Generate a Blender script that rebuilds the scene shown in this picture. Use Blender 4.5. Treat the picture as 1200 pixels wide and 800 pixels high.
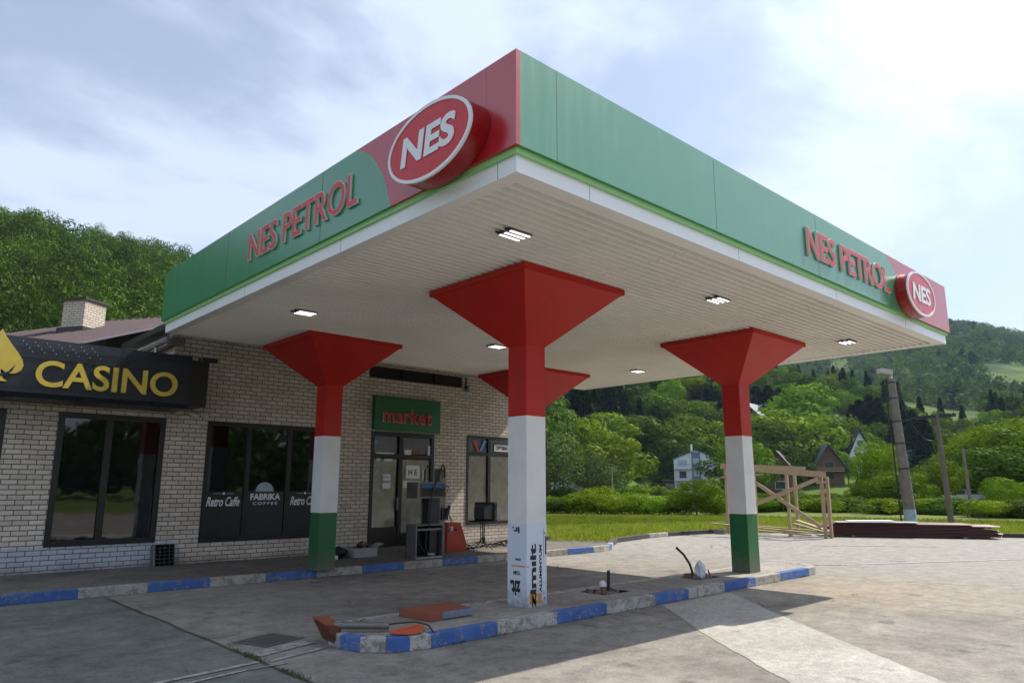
import bpy, bmesh, math, random
import numpy as np
from mathutils import Vector, Matrix, noise
random.seed(7)
for o in list(bpy.data.objects): bpy.data.objects.remove(o)
S = bpy.context.scene
COL = S.collection
R = math.radians

# ------------------------------------------------------------------ camera
YAW, PITCH, ROLL, FPX, EYE = R(47.254), R(11.417), R(0.108), 843.38, 1.6
fw = Vector((math.cos(YAW)*math.cos(PITCH), math.sin(YAW)*math.cos(PITCH), math.sin(PITCH)))
rt = Vector((math.sin(YAW), -math.cos(YAW), 0)); up = rt.cross(fw)
r2 = rt*math.cos(ROLL)+up*math.sin(ROLL); u2 = -rt*math.sin(ROLL)+up*math.cos(ROLL)
cam = bpy.data.cameras.new('camera'); co = bpy.data.objects.new('camera', cam); COL.objects.link(co)
cam.sensor_width = 36; cam.lens = FPX/1200*36; cam.clip_end = 6000; cam.clip_start = .05
m = Matrix((r2, u2, -fw)).transposed().to_4x4(); m.translation = (0, 0, EYE); co.matrix_world = m
S.camera = co

# ------------------------------------------------------------------ sky, sun, exposure
SUN = Vector((.92, -.178, 1)).normalized()
W = bpy.data.worlds.new('World'); S.world = W; W.use_nodes = True
N = W.node_tree.nodes; L = W.node_tree.links; N.clear()
def wn(t, **k):
    n = N.new(t)
    for a, b in k.items(): setattr(n, a, b)
    return n
def wm(op, a, b=None, clamp=False):
    n = N.new('ShaderNodeMath'); n.operation = op; n.use_clamp = clamp
    for i, v in enumerate((a, b)):
        if v is None: continue
        if isinstance(v, (int, float)): n.inputs[i].default_value = v
        else: L.new(v, n.inputs[i])
    return n.outputs[0]
sky = wn('ShaderNodeTexSky', sky_type='NISHITA', sun_disc=False, sun_elevation=math.asin(SUN.z), sun_rotation=R(101))
sky.air_density = 1.0; sky.dust_density = .9
tc = wn('ShaderNodeTexCoord'); sp = wn('ShaderNodeSeparateXYZ'); L.new(tc.outputs['Generated'], sp.inputs[0])
zz = wm('ADD', wm('MAXIMUM', sp.outputs[2], 0.0), .14)
cb = wn('ShaderNodeCombineXYZ'); L.new(wm('DIVIDE', sp.outputs[0], zz), cb.inputs[0]); L.new(wm('DIVIDE', sp.outputs[1], zz), cb.inputs[1])
mp = wn('ShaderNodeMapping'); mp.inputs['Rotation'].default_value = (0, 0, R(25)); mp.inputs['Scale'].default_value = (.85, 1.25, 1); mp.inputs['Location'].default_value = (3.1, 1.7, 0)
L.new(cb.outputs[0], mp.inputs[0])
n1 = wn('ShaderNodeTexNoise'); n1.inputs['Scale'].default_value = 1.15; n1.inputs['Detail'].default_value = 8; n1.inputs['Roughness'].default_value = .58; n1.inputs['Distortion'].default_value = .3
L.new(mp.outputs[0], n1.inputs[0])
mr = wn('ShaderNodeMapRange', interpolation_type='SMOOTHSTEP'); mr.inputs[1].default_value = .40; mr.inputs[2].default_value = .60; mr.inputs[3].default_value = .42; mr.inputs[4].default_value = .97
L.new(n1.outputs[0], mr.inputs[0])
# a few small bright cumulus low over the hills
n2 = wn('ShaderNodeTexNoise'); n2.inputs['Scale'].default_value = 3.1; n2.inputs['Detail'].default_value = 9; n2.inputs['Roughness'].default_value = .6
mp2 = wn('ShaderNodeMapping'); mp2.inputs['Scale'].default_value = (1, 1, 2.2); mp2.inputs['Location'].default_value = (.55, .2, .3); L.new(tc.outputs['Generated'], mp2.inputs[0]); L.new(mp2.outputs[0], n2.inputs[0])
mr2 = wn('ShaderNodeMapRange', interpolation_type='SMOOTHSTEP'); mr2.inputs[1].default_value = .6; mr2.inputs[2].default_value = .68; L.new(n2.outputs[0], mr2.inputs[0])
lowm = wn('ShaderNodeMapRange'); lowm.inputs[1].default_value = .45; lowm.inputs[2].default_value = .2; L.new(sp.outputs[2], lowm.inputs[0])
cum = wm('MULTIPLY', mr2.outputs[0], lowm.outputs[0])
# forward scattering round the sun
dt = wn('ShaderNodeVectorMath', operation='DOT_PRODUCT'); dt.inputs[1].default_value = SUN; L.new(tc.outputs['Generated'], dt.inputs[0])
dpos = wm('MAXIMUM', dt.outputs['Value'], 0.0)
glow = wm('ADD', wm('MULTIPLY', wm('POWER', dpos, 5.0), .6), wm('MULTIPLY', wm('POWER', dpos, 30.0), 4.0))
cl = wn('ShaderNodeMixRGB', blend_type='MULTIPLY'); cl.inputs[0].default_value = 1; cl.inputs[2].default_value = (5.5, 6.25, 7.7, 1)
gv = wm('ADD', glow, 1.0); gc = wn('ShaderNodeCombineXYZ')
for i in range(3): L.new(gv, gc.inputs[i])
L.new(gc.outputs[0], cl.inputs[1])
mx = wn('ShaderNodeMixRGB'); L.new(mr.outputs[0], mx.inputs[0]); L.new(sky.outputs[0], mx.inputs[1]); L.new(cl.outputs[0], mx.inputs[2])
mx2 = wn('ShaderNodeMixRGB'); L.new(cum, mx2.inputs[0]); L.new(mx.outputs[0], mx2.inputs[1]); mx2.inputs[2].default_value = (10.6, 10.8, 11.2, 1)
bg = wn('ShaderNodeBackground'); bg.inputs[1].default_value = .108; L.new(mx2.outputs[0], bg.inputs[0])
wo = wn('ShaderNodeOutputWorld'); L.new(bg.outputs[0], wo.inputs[0])
sl = bpy.data.lights.new('sun', 'SUN'); sl.energy = 5.0; sl.angle = R(.5); sl.color = (1, .93, .82)
so = bpy.data.objects.new('sun', sl); COL.objects.link(so); so.rotation_euler = (-SUN).to_track_quat('-Z', 'Y').to_euler(); so.location = (30, -10, 40)
S.view_settings.view_transform = 'Standard'; S.view_settings.look = 'None'; S.view_settings.gamma = 1; S.view_settings.exposure = .38
S.render.engine = 'CYCLES'; S.cycles.max_bounces = 8; S.cycles.diffuse_bounces = 4; S.cycles.glossy_bounces = 3; S.cycles.transparent_max_bounces = 12; S.cycles.volume_bounces = 0
S.cycles.use_denoising = True; S.cycles.caustics_reflective = False; S.cycles.sample_clamp_indirect = 6

# ------------------------------------------------------------------ materials
class NT:
    def __init__(s, name):
        s.m = bpy.data.materials.new(name); s.m.use_nodes = True; s.n = s.m.node_tree.nodes; s.l = s.m.node_tree.links
        s.b = s.n['Principled BSDF']
    def node(s, t, **k):
        n = s.n.new(t)
        for a, b in k.items(): setattr(n, a, b)
        return n
    def set(s, inp, v):
        if isinstance(v, (int, float, tuple, list)): inp.default_value = v
        else: s.l.new(v, inp)
    def math(s, op, a, b=0., clamp=False):
        n = s.node('ShaderNodeMath', operation=op); n.use_clamp = clamp; s.set(n.inputs[0], a); s.set(n.inputs[1], b); return n.outputs[0]
    def pos(s):
        g = s.node('ShaderNodeNewGeometry'); return g.outputs['Position']
    def obj(s): return s.node('ShaderNodeTexCoord').outputs['Object']
    def noise(s, vec, scale, detail=4, rough=.55, dist=0):
        n = s.node('ShaderNodeTexNoise'); n.inputs['Scale'].default_value = scale; n.inputs['Detail'].default_value = detail
        n.inputs['Roughness'].default_value = rough; n.inputs['Distortion'].default_value = dist; s.l.new(vec, n.inputs['Vector']); return n.outputs[0]
    def ramp(s, v, a, b, lo=0., hi=1.):
        n = s.node('ShaderNodeMapRange'); n.inputs[1].default_value = a; n.inputs[2].default_value = b; n.inputs[3].default_value = lo; n.inputs[4].default_value = hi
        s.set(n.inputs[0], v); return n.outputs[0]
    def mix(s, f, a, b, mode='MIX'):
        n = s.node('ShaderNodeMixRGB', blend_type=mode); s.set(n.inputs[0], f)
        for i, c in ((1, a), (2, b)):
            s.set(n.inputs[i], (*c, 1) if isinstance(c, tuple) and len(c) == 3 else c)
        return n.outputs[0]
    def xyz(s, v):
        n = s.node('ShaderNodeSeparateXYZ'); s.l.new(v, n.inputs[0]); return n.outputs
    def col(s, c): s.set(s.b.inputs['Base Color'], (*c, 1) if isinstance(c, tuple) and len(c) == 3 else c)
    def rough(s, v): s.set(s.b.inputs['Roughness'], v)
    def bump(s, h, strength=.4, dist=.01):
        n = s.node('ShaderNodeBump'); n.inputs['Strength'].default_value = strength; n.inputs['Distance'].default_value = dist
        s.l.new(h, n.inputs['Height']); s.l.new(n.outputs[0], s.b.inputs['Normal'])
def mat(name, c, rough=.6, var=.15, scale=6., dirt=None, dirt_amt=.4, bump=.1, metal=0, spec=.5, coat=0, fine=60):
    t = NT(name); v = t.obj(); a = t.noise(v, scale, 5); b = t.noise(v, fine, 3)
    f = t.math('ADD', t.math('MULTIPLY', a, .7), t.math('MULTIPLY', b, .3))
    k = t.ramp(f, .3, .7, 1-var, 1+var)
    cc = t.node('ShaderNodeCombineXYZ')
    for i in range(3): t.l.new(k, cc.inputs[i])
    base = t.mix(1., c, cc.outputs[0], 'MULTIPLY')
    if dirt: base = t.mix(t.math('MULTIPLY', t.ramp(t.noise(v, scale*.6, 7, .65), .48, .68), dirt_amt), base, dirt)
    t.col(base); t.rough(t.ramp(a, .3, .7, max(.02, rough-.08), min(1, rough+.08)))
    if bump: t.bump(b, bump, .004)
    t.b.inputs['Metallic'].default_value = metal; t.b.inputs['Specular IOR Level'].default_value = spec
    if coat: t.b.inputs['Coat Weight'].default_value = coat; t.b.inputs['Coat Roughness'].default_value = .08
    return t.m
def emis(name, c, s):
    t = NT(name); t.col((0., 0., 0.)); t.b.inputs['Emission Color'].default_value = (*c, 1); t.b.inputs['Emission Strength'].default_value = s; return t.m

def panel_mat(name, c):
    t = NT(name); v = t.obj(); a = t.noise(v, 1.3, 4, .6); b = t.noise(v, 2.2, 3)
    k = t.ramp(t.math('ADD', t.math('MULTIPLY', a, .5), t.math('MULTIPLY', b, .5)), .3, .7, .96, 1.04)
    cc = t.node('ShaderNodeCombineXYZ')
    for i in range(3): t.l.new(k, cc.inputs[i])
    mp_ = t.node('ShaderNodeMapping'); mp_.inputs['Scale'].default_value = (3.5, 3.5, .4); t.l.new(v, mp_.inputs[0]); stk = t.noise(mp_.outputs[0], 1.6, 5, .6)
    cb_ = t.mix(1., c, cc.outputs[0], 'MULTIPLY'); cb_ = t.mix(t.math('MULTIPLY', t.ramp(stk, .55, .75), .07), cb_, (.30, .30, .28)); t.col(cb_); t.rough(t.ramp(stk, .35, .65, .22, .27)); t.b.inputs['IOR'].default_value = 1.95
    return t.m
def asphalt():
    t = NT('asphalt'); p = t.pos(); x, y, z = t.xyz(p)
    big = t.noise(p, .45, 6, .6); med = t.noise(p, 3.2, 6, .62); fine = t.noise(p, 95, 3, .7); grit = t.noise(p, 38, 4, .75)
    a = t.mix(t.ramp(big, .35, .68), (.20, .180, .155), (.315, .288, .25))
    left = t.mix(t.ramp(big, .35, .65), (.125, .134, .120), (.19, .20, .178))
    edge = t.math('ADD', x, t.math('MULTIPLY', t.math('SUBTRACT', t.noise(p, 1.2, 5), .5), .12))
    lm = t.ramp(edge, 3.14, 3.17, 1, 0)
    right = t.ramp(t.math('ADD', x, t.math('MULTIPLY', big, 5)), 13.5, 18., 0, 1)
    a = t.mix(right, a, (.27, .25, .222))
    c = t.mix(lm, a, left)
    sand = t.math('MULTIPLY', t.ramp(t.math('POWER', t.math('ADD', t.math('POWER', t.math('DIVIDE', t.math('SUBTRACT', x, 12.4), 2.6), 2.), t.math('POWER', t.math('DIVIDE', t.math('SUBTRACT', y, 4.9), 2.3), 2.)), .5), .25, 1.1, 1, 0), t.ramp(t.noise(p, 2.3, 6, .65), .34, .62))
    c = t.mix(t.math('MULTIPLY', sand, .75), c, (.33, .265, .165))
    rgh = t.noise(p, 11, 12, .88)
    k = t.ramp(t.math('ADD', t.math('ADD', t.math('MULTIPLY', med, .25), t.math('MULTIPLY', fine, .15)), t.math('ADD', t.math('MULTIPLY', grit, .2), t.math('MULTIPLY', rgh, .4))), .43, .57, .62, 1.36)
    cc = t.node('ShaderNodeCombineXYZ')
    for i in range(3): t.l.new(k, cc.inputs[i])
    c = t.mix(1., c, cc.outputs[0], 'MULTIPLY')
    # light stones of the aggregate
    vo = t.node('ShaderNodeTexVoronoi'); vo.inputs['Scale'].default_value = 75; t.l.new(p, vo.inputs['Vector'])
    st = t.math('MULTIPLY', t.ramp(vo.outputs['Distance'], .14, .22, 1, 0), t.ramp(t.noise(p, 1.1, 4), .45, .6))
    c = t.mix(t.math('MULTIPLY', st, .35), c, (.36, .33, .29))
    oil = t.ramp(t.noise(p, 1.7, 5, .55, .6), .64, .72)
    c = t.mix(t.math('MULTIPLY', oil, .5), c, (.045, .042, .04))
    spots = t.node('ShaderNodeTexVoronoi'); spots.inputs['Scale'].default_value = .8; t.l.new(p, spots.inputs['Vector'])
    c = t.mix(t.math('MULTIPLY', t.ramp(t.math('ADD', spots.outputs['Distance'], t.math('MULTIPLY', grit, .05)), .11, .13, 1, 0), .45), c, (.06, .052, .045))
    # cracks
    vc = t.node('ShaderNodeTexVoronoi', feature='DISTANCE_TO_EDGE'); vc.inputs['Scale'].default_value = .3
    wv = t.node('ShaderNodeVectorMath', operation='ADD'); nz = t.node('ShaderNodeTexNoise'); nz.inputs['Scale'].default_value = 1.4; nz.inputs['Detail'].default_value = 6; t.l.new(p, nz.inputs['Vector'])
    sc_ = t.node('ShaderNodeVectorMath', operation='SCALE'); t.l.new(nz.outputs['Color'], sc_.inputs[0]); sc_.inputs['Scale'].default_value = .45
    t.l.new(p, wv.inputs[0]); t.l.new(sc_.outputs[0], wv.inputs[1]); t.l.new(wv.outputs[0], vc.inputs['Vector'])
    cr = t.math('MULTIPLY', t.ramp(vc.outputs[0], .001, .006, 1, 0), t.ramp(t.noise(p, .5, 3), .56, .62))
    c = t.mix(t.math('MULTIPLY', cr, .5), c, (.03, .028, .025))
    seam = t.math('MULTIPLY', t.ramp(t.math('ABSOLUTE', t.math('SUBTRACT', edge, 3.155)), .012, .035, 1, 0), t.ramp(y, 12.3, 12.2, 0, 1))
    c = t.mix(t.math('MULTIPLY', seam, .85), c, t.mix(t.ramp(t.noise(p, 3, 4), .45, .6), (.03, .028, .024), (.06, .085, .02)))
    seam2 = t.math('MULTIPLY', t.ramp(t.math('ABSOLUTE', t.math('SUBTRACT', t.math('ADD', x, t.math('MULTIPLY', med, .15)), 11.2)), .008, .022, 1, 0), .5)
    c = t.mix(seam2, c, (.05, .045, .04))
    t.col(c); t.rough(t.ramp(med, .3, .7, .8, .95)); t.b.inputs['Specular IOR Level'].default_value = .25
    h = t.math('SUBTRACT', t.math('ADD', t.math('MULTIPLY', rgh, 1.), t.math('MULTIPLY', grit, .8)), t.math('MULTIPLY', t.math('MAXIMUM', cr, seam), 2.))
    t.bump(h, .75, .012)
    return t.m
def concrete(name, c1, c2, amt=1.3):
    t = NT(name); p = t.pos(); a = t.noise(p, .9, 7, .62); b = t.noise(p, 55, 5, .8); g = t.noise(p, 9, 10, .85)
    c = t.mix(t.ramp(a, .35, .66), c1, c2)
    k = t.ramp(t.math('ADD', t.math('MULTIPLY', b, .5), t.math('MULTIPLY', g, .5)), .44, .56, 1-.22*amt, 1+.2*amt)
    cc = t.node('ShaderNodeCombineXYZ')
    for i in range(3): t.l.new(k, cc.inputs[i])
    c = t.mix(1., c, cc.outputs[0], 'MULTIPLY')
    c = t.mix(t.math('MULTIPLY', t.ramp(t.noise(p, 2.7, 6, .6, .5), .6, .7), .4), c, (.06, .055, .05))
    t.col(c); t.rough(.9); t.b.inputs['Specular IOR Level'].default_value = .25; t.bump(t.math('ADD', b, g), .5, .006); return t.m
def kerb_paint(name, c, wear=.52):
    t = NT(name); p = t.pos(); a = t.noise(p, 7, 8, .7); b = t.noise(p, 45, 5, .7)
    f = t.math('ADD', t.math('MULTIPLY', a, .6), t.math('MULTIPLY', b, .4))
    cf = t.mix(t.ramp(t.noise(p, 3, 4), .3, .7), c, tuple(v*.72 for v in c))
    base = t.mix(t.ramp(f, wear, wear+.05), cf, t.mix(t.ramp(b, .4, .6), (.17, .155, .135), (.27, .255, .22)))
    t.col(base); t.rough(.8); t.b.inputs['Specular IOR Level'].default_value = .3; t.bump(t.math('ADD', a, b), .5, .008); return t.m
def brick(name, c1, c2, mortar, paint=False, sc=1., rot=0.):
    t = NT(name); p = t.pos() ; x, y, z = t.xyz(p)
    xy = t.math('ADD', x, y) if not rot else t.math('ADD', t.math('MULTIPLY', x, math.cos(rot)), t.math('MULTIPLY', y, math.sin(rot)))
    cb = t.node('ShaderNodeCombineXYZ'); t.l.new(xy, cb.inputs[0]); t.l.new(z, cb.inputs[1])
    wob = t.noise(p, 9, 3)
    br = t.node('ShaderNodeTexBrick'); br.offset = .5; t.l.new(cb.outputs[0], br.inputs['Vector'])
    br.inputs['Scale'].default_value = 1; br.inputs['Brick Width'].default_value = .240*sc; br.inputs['Row Height'].default_value = .0855*sc
    br.inputs['Mortar Size'].default_value = .0072*sc; br.inputs['Mortar Smooth'].default_value = .12; br.inputs['Bias'].default_value = 0
    br.inputs['Color1'].default_value = (*c1, 1); br.inputs['Color2'].default_value = (*c2, 1); br.inputs['Mortar'].default_value = (*mortar, 1)
    grime = t.noise(p, 1.1, 7, .65); g2 = t.noise(p, 26, 5, .7)
    k = t.ramp(t.math('ADD', t.math('MULTIPLY', grime, .5), t.math('MULTIPLY', g2, .5)), .3, .7, .74, 1.2)
    cc = t.node('ShaderNodeCombineXYZ')
    for i in range(3): t.l.new(k, cc.inputs[i])
    c = t.mix(1., br.outputs[0], cc.outputs[0], 'MULTIPLY')
    if paint:
        pz = t.math('ADD', z, t.math('MULTIPLY', t.math('SUBTRACT', wob, .5), .02))
        msk = t.math('MULTIPLY', t.ramp(pz, .568, .572, 1, 0), t.ramp(x, 5.05, 5.06, 1, 0))
        pc = t.mix(br.outputs['Fac'], (.50, .54, .60), (.13, .15, .18))
        pc = t.mix(1., pc, cc.outputs[0], 'MULTIPLY')
        c = t.mix(t.math('MULTIPLY', msk, .92), c, pc)
    # splash dirt near the pavement
    c = t.mix(t.math('MULTIPLY', t.ramp(t.math('ADD', z, t.math('MULTIPLY', grime, .25)), .22, .42, 1, 0), .5), c, (.08, .065, .05))
    t.col(c); t.rough(.85); t.b.inputs['Specular IOR Level'].default_value = .25
    t.bump(t.math('SUBTRACT', t.math('MULTIPLY', g2, .25), br.outputs['Fac']), .8, .012); return t.m
def leaf_mat(name, c, c2, trans=.4, scale=.35, rnd=True):
    t = NT(name); p = t.pos(); n = t.noise(p, scale, 4, .6); n_ = t.noise(p, scale*9, 3)
    f = t.math('ADD', t.math('MULTIPLY', n, .55), t.math('MULTIPLY', n_, .45))
    cc = t.mix(t.ramp(f, .34, .66), c, c2)
    if not rnd:
        vv = t.node('ShaderNodeTexVoronoi'); vv.inputs['Scale'].default_value = .085; t.l.new(p, vv.inputs['Vector']); sx_ = t.xyz(vv.outputs['Color']); k0 = t.ramp(sx_[0], 0, 1, .62, 1.3); c0 = t.node('ShaderNodeCombineXYZ')
        for i in range(3): t.l.new(k0, c0.inputs[i])
        cc = t.mix(1., cc, c0.outputs[0], 'MULTIPLY')
    if rnd:
        oi = t.node('ShaderNodeObjectInfo'); hs = t.node('ShaderNodeHueSaturation')
        t.l.new(t.ramp(oi.outputs['Random'], 0, 1, .48, .515), hs.inputs['Hue']); t.l.new(t.ramp(t.math('FRACT', t.math('MULTIPLY', oi.outputs['Random'], 7.3)), 0, 1, .72, 1.25), hs.inputs['Value'])
        t.l.new(cc, hs.inputs['Color']); cc = hs.outputs[0]
    d = t.node('ShaderNodeBsdfDiffuse'); tr = t.node('ShaderNodeBsdfTranslucent'); g = t.node('ShaderNodeBsdfGlossy'); g.inputs['Roughness'].default_value = .55
    t.l.new(cc, d.inputs[0]); t.l.new(t.mix(1., cc, (1.15, 1.25, .55), 'MULTIPLY'), tr.inputs[0]); g.inputs[0].default_value = (.6, .7, .5, 1)
    m1 = t.node('ShaderNodeMixShader'); m1.inputs[0].default_value = trans; t.l.new(d.outputs[0], m1.inputs[1]); t.l.new(tr.outputs[0], m1.inputs[2])
    m2 = t.node('ShaderNodeMixShader'); m2.inputs[0].default_value = .015; t.l.new(m1.outputs[0], m2.inputs[1]); t.l.new(g.outputs[0], m2.inputs[2])
    t.l.new(m2.outputs[0], t.n['Material Output'].inputs[0]); t.n.remove(t.b); return t.m
def glass_mat(name, tint=(.96, .97, .96)):
    t = NT(name); fr = t.node('ShaderNodeFresnel'); fr.inputs[0].default_value = 1.5
    a = t.node('ShaderNodeBsdfTransparent'); a.inputs[0].default_value = (*tint, 1); g = t.node('ShaderNodeBsdfGlossy'); g.inputs['Roughness'].default_value = .02
    m_ = t.node('ShaderNodeMixShader'); t.l.new(t.math('MULTIPLY', fr.outputs[0], 1.3, True), m_.inputs[0]); t.l.new(a.outputs[0], m_.inputs[1]); t.l.new(g.outputs[0], m_.inputs[2])
    t.l.new(m_.outputs[0], t.n['Material Output'].inputs[0]); t.n.remove(t.b); return t.m
def terrain_mat():
    t = NT('hillside'); p = t.pos(); x, y, z = t.xyz(p)
    n = t.noise(p, .012, 5, .6); f = t.noise(p, .5, 6, .7); g = t.noise(p, 4, 4, .7)
    d = t.math('POWER', t.math('ADD', t.math('MULTIPLY', x, x), t.math('MULTIPLY', y, y)), .5)
    grass = t.mix(t.ramp(f, .35, .65), (.08, .12, .02), (.13, .165, .035))
    grass = t.mix(t.ramp(t.noise(p, .12, 5), .45, .65), grass, (.16, .17, .05))
    hill = t.mix(t.ramp(n, .42, .5), (.028, .055, .014), (.085, .125, .028))
    c = t.mix(t.ramp(d, 110, 150), grass, (.085, .14, .02)); c = t.mix(t.ramp(d, 200, 260), c, hill)
    k = t.ramp(g, .3, .7, .7, 1.3); cc = t.node('ShaderNodeCombineXYZ')
    for i in range(3): t.l.new(k, cc.inputs[i])
    t.col(t.mix(1., c, cc.outputs[0], 'MULTIPLY')); t.rough(1); t.b.inputs['Specular IOR Level'].default_value = .1; t.bump(f, .6, .3); return t.m
def wood(name, c1, c2):
    t = NT(name); v = t.obj(); mp = t.node('ShaderNodeMapping'); mp.inputs['Scale'].default_value = (6, 6, 6); t.l.new(v, mp.inputs[0])
    a = t.noise(mp.outputs[0], 2, 7, .6, 1.5); t.col(t.mix(t.ramp(a, .35, .65), c1, c2)); t.rough(.8); t.bump(a, .4, .005); return t.m

M = {}
M['asphalt'] = asphalt()
M['patch'] = concrete('pale_concrete', (.33, .31, .275), (.44, .42, .375), 1.2)
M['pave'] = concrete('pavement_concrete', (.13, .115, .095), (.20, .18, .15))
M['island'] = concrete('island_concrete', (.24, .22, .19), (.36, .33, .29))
M['islandL'] = M['island']
M['kblue'] = kerb_paint('kerb_blue_paint', (.07, .155, .42), .53); M['kwhite'] = kerb_paint('kerb_white_paint', (.46, .44, .39), .5)
M['kworn'] = kerb_paint('worn_kerb_paint', (.50, .49, .46), .49); M['kdark'] = mat('dark_kerb_stone', (.05, .048, .045), .9, .4, 3, bump=.6)
M['line'] = kerb_paint('road_marking', (.50, .49, .46), .5); M['linew'] = kerb_paint('worn_road_marking', (.50, .49, .46), .47)
M['brick'] = brick('white_brick', (.57, .485, .40), (.71, .625, .535), (.13, .10, .085), True)
M['chim'] = brick('chimney_brick', (.52, .45, .36), (.62, .55, .46), (.10, .07, .05), False, .8, R(-57)); M['chim2'] = brick('chimney_brick_side', (.52, .45, .36), (.62, .55, .46), (.10, .07, .05), False, .8, R(33))
def splash(m_, c=(.16, .14, .115), top=.62):
    nt_ = m_.node_tree; n_ = nt_.nodes; l_ = nt_.links; b_ = n_['Principled BSDF']; src = b_.inputs['Base Color'].links[0].from_socket
    g_ = n_.new('ShaderNodeNewGeometry'); s_ = n_.new('ShaderNodeSeparateXYZ'); l_.new(g_.outputs['Position'], s_.inputs[0]); q_ = n_.new('ShaderNodeTexNoise'); q_.inputs['Scale'].default_value = 14; q_.inputs['Detail'].default_value = 9; q_.inputs['Roughness'].default_value = .75; l_.new(g_.outputs['Position'], q_.inputs['Vector'])
    a_ = n_.new('ShaderNodeMath'); a_.operation = 'MULTIPLY_ADD'; l_.new(q_.outputs[0], a_.inputs[0]); a_.inputs[1].default_value = 1.1; l_.new(s_.outputs[2], a_.inputs[2]); r_ = n_.new('ShaderNodeMapRange'); r_.inputs[1].default_value = top; r_.inputs[2].default_value = top+.45; r_.inputs[3].default_value = .75; r_.inputs[4].default_value = 0; l_.new(a_.outputs[0], r_.inputs[0])
    x_ = n_.new('ShaderNodeMixRGB'); l_.new(r_.outputs[0], x_.inputs[0]); l_.new(src, x_.inputs[1]); x_.inputs[2].default_value = (*c, 1); l_.new(x_.outputs[0], b_.inputs['Base Color'])
M['green'] = panel_mat('green_fascia', (.045, .25, .125)); M['red'] = panel_mat('red_fascia', (.42, .008, .014))
M['redcol'] = mat('red_column_paint', (.50, .018, .010), .45, .07, 3, (.36, .012, .01), .35, bump=.05, spec=.35); M['whitecol'] = mat('white_column_paint', (.80, .79, .78), .45, .05, 2.5, (.5, .48, .44), .25, .05)
M['greencol'] = mat('green_column_paint', (.014, .125, .04), .38, .1, 4, (.05, .12, .05), .3, .05); M['film'] = mat('protective_film', (.66, .72, .82), .2, .04, 3, bump=.05)
M['lime'] = mat('lime_trim', (.30, .58, .22), .5, .05); M['whitetrim'] = mat('white_trim', (.84, .84, .86), .35, .03, 2); M['soffit'] = mat('soffit_sheet', (.87, .835, .79), .42, .05, .8, (.45, .43, .40), .15, .03)
M['groove_shade'] = mat('soffit_groove_shade', (.50, .465, .43), .6, .05, .8, (.40, .36, .32), .2, .03); M['dark'] = mat('black_metal', (.016, .016, .018), .45, .2); M['frame'] = mat('dark_brown_frame', (.011, .009, .008), .4, .2)
M['black'] = mat('black_film', (.012, .012, .013), .35, .1); M['steel'] = mat('grey_steel', (.18, .175, .165), .45, .2, 5, (.12, .07, .04), .4, metal=.4)
M['galv'] = mat('galvanised_steel', (.42, .43, .44), .4, .15, 6, metal=.6); M['whitep'] = mat('white_plastic', (.75, .75, .74), .4, .04)
M['redtxt'] = mat('red_letter_face', (.62, .02, .03), .35, .05); M['whitetxt'] = mat('white_letter', (.78, .78, .80), .4, .03); M['pinktxt'] = mat('pale_letter_edge', (.62, .60, .58), .4, .03)
M['logoside'] = mat('logo_side_red', (.30, .004, .005), .3, .05); M['logored'] = mat('logo_red', (.56, .012, .018), .3, .05); M['gold'] = mat('gold_letter', (.62, .44, .075), .35, .1, 8, metal=.2); M['goldedge'] = mat('pale_gold_edge', (.75, .68, .45), .4)
M['signblack'] = mat('black_sign_panel', (.014, .017, .022), .32, .15, 2.5); M['hood'] = mat('orange_red_plastic', (.48, .05, .022), .45, .15)
M['rust'] = mat('rusty_steel', (.24, .075, .03), .75, .35, 7, (.09, .03, .015), .6, .4); M['rustdark'] = mat('dark_rusty_steel', (.13, .04, .02), .8, .35, 7, (.05, .02, .012), .6, .4); M['orange'] = mat('orange_paint', (.62, .11, .045), .55, .2, 8, (.25, .08, .04), .4, .3)
M['slabred'] = mat('red_brown_slab', (.27, .075, .042), .7, .2, 6, (.16, .07, .05), .5, .3); M['slabblue'] = kerb_paint('worn_blue_paint', (.18, .25, .36), .5)
M['woodn'] = wood('new_timber', (.30, .215, .13), (.44, .33, .22)); M['woodg'] = wood('weathered_timber', (.15, .12, .09), (.30, .26, .20)); M['brown'] = mat('brown_roof_sheet', (.15, .062, .052), .45, .2, 5)
M['roof'] = mat('brown_roof', (.10, .068, .070), .5, .12, 3, (.15, .11, .10), .3); M['greysheet'] = mat('pale_sheet', (.42, .41, .40), .5, .1)
M['pole'] = mat('concrete_pole', (.20, .175, .15), .9, .25, 4, (.08, .07, .06), .5, .5); M['polew'] = mat('wooden_pole', (.15, .13, .11), .9, .25, 4, bump=.4); M['polepaint'] = kerb_paint('blue_white_paint', (.42, .50, .62), .55)
M['paper'] = mat('wrinkled_paper', (.82, .79, .66), .8, .2, 3.5, (.60, .58, .48), .6, .5, fine=14); M['sheetpaper'] = mat('white_notice', (.72, .72, .70), .7, .04); M['ink'] = mat('black_ink', (.02, .02, .02), .6, .1)
M['glass'] = glass_mat('clear_glass'); M['led'] = emis('led_bar', (1, .98, .95), 1.7); M['orangeink'] = mat('orange_ink', (.65, .25, .03), .4, .05); M['blueink'] = mat('blue_ink', (.10, .30, .62), .4, .05)
M['rubber'] = mat('black_rubber', (.02, .02, .02), .5, .2); M['plastbag'] = mat('plastic_wrap', (.62, .66, .74), .25, .12, 20, bump=.8); M['rubble'] = mat('rubble', (.20, .14, .11), .95, .45, 9, (.07, .05, .04), .6, .6)
M['housew'] = mat('pale_render', (.68, .71, .78), .8, .06, 1); M['houseblue'] = mat('grey_blue_render', (.16, .20, .28), .8, .06); M['tile'] = mat('dark_roof_tile', (.055, .040, .038), .8, .25, 3); M['tilegrey'] = mat('grey_roof', (.13, .15, .18), .7, .2, 3)
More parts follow.
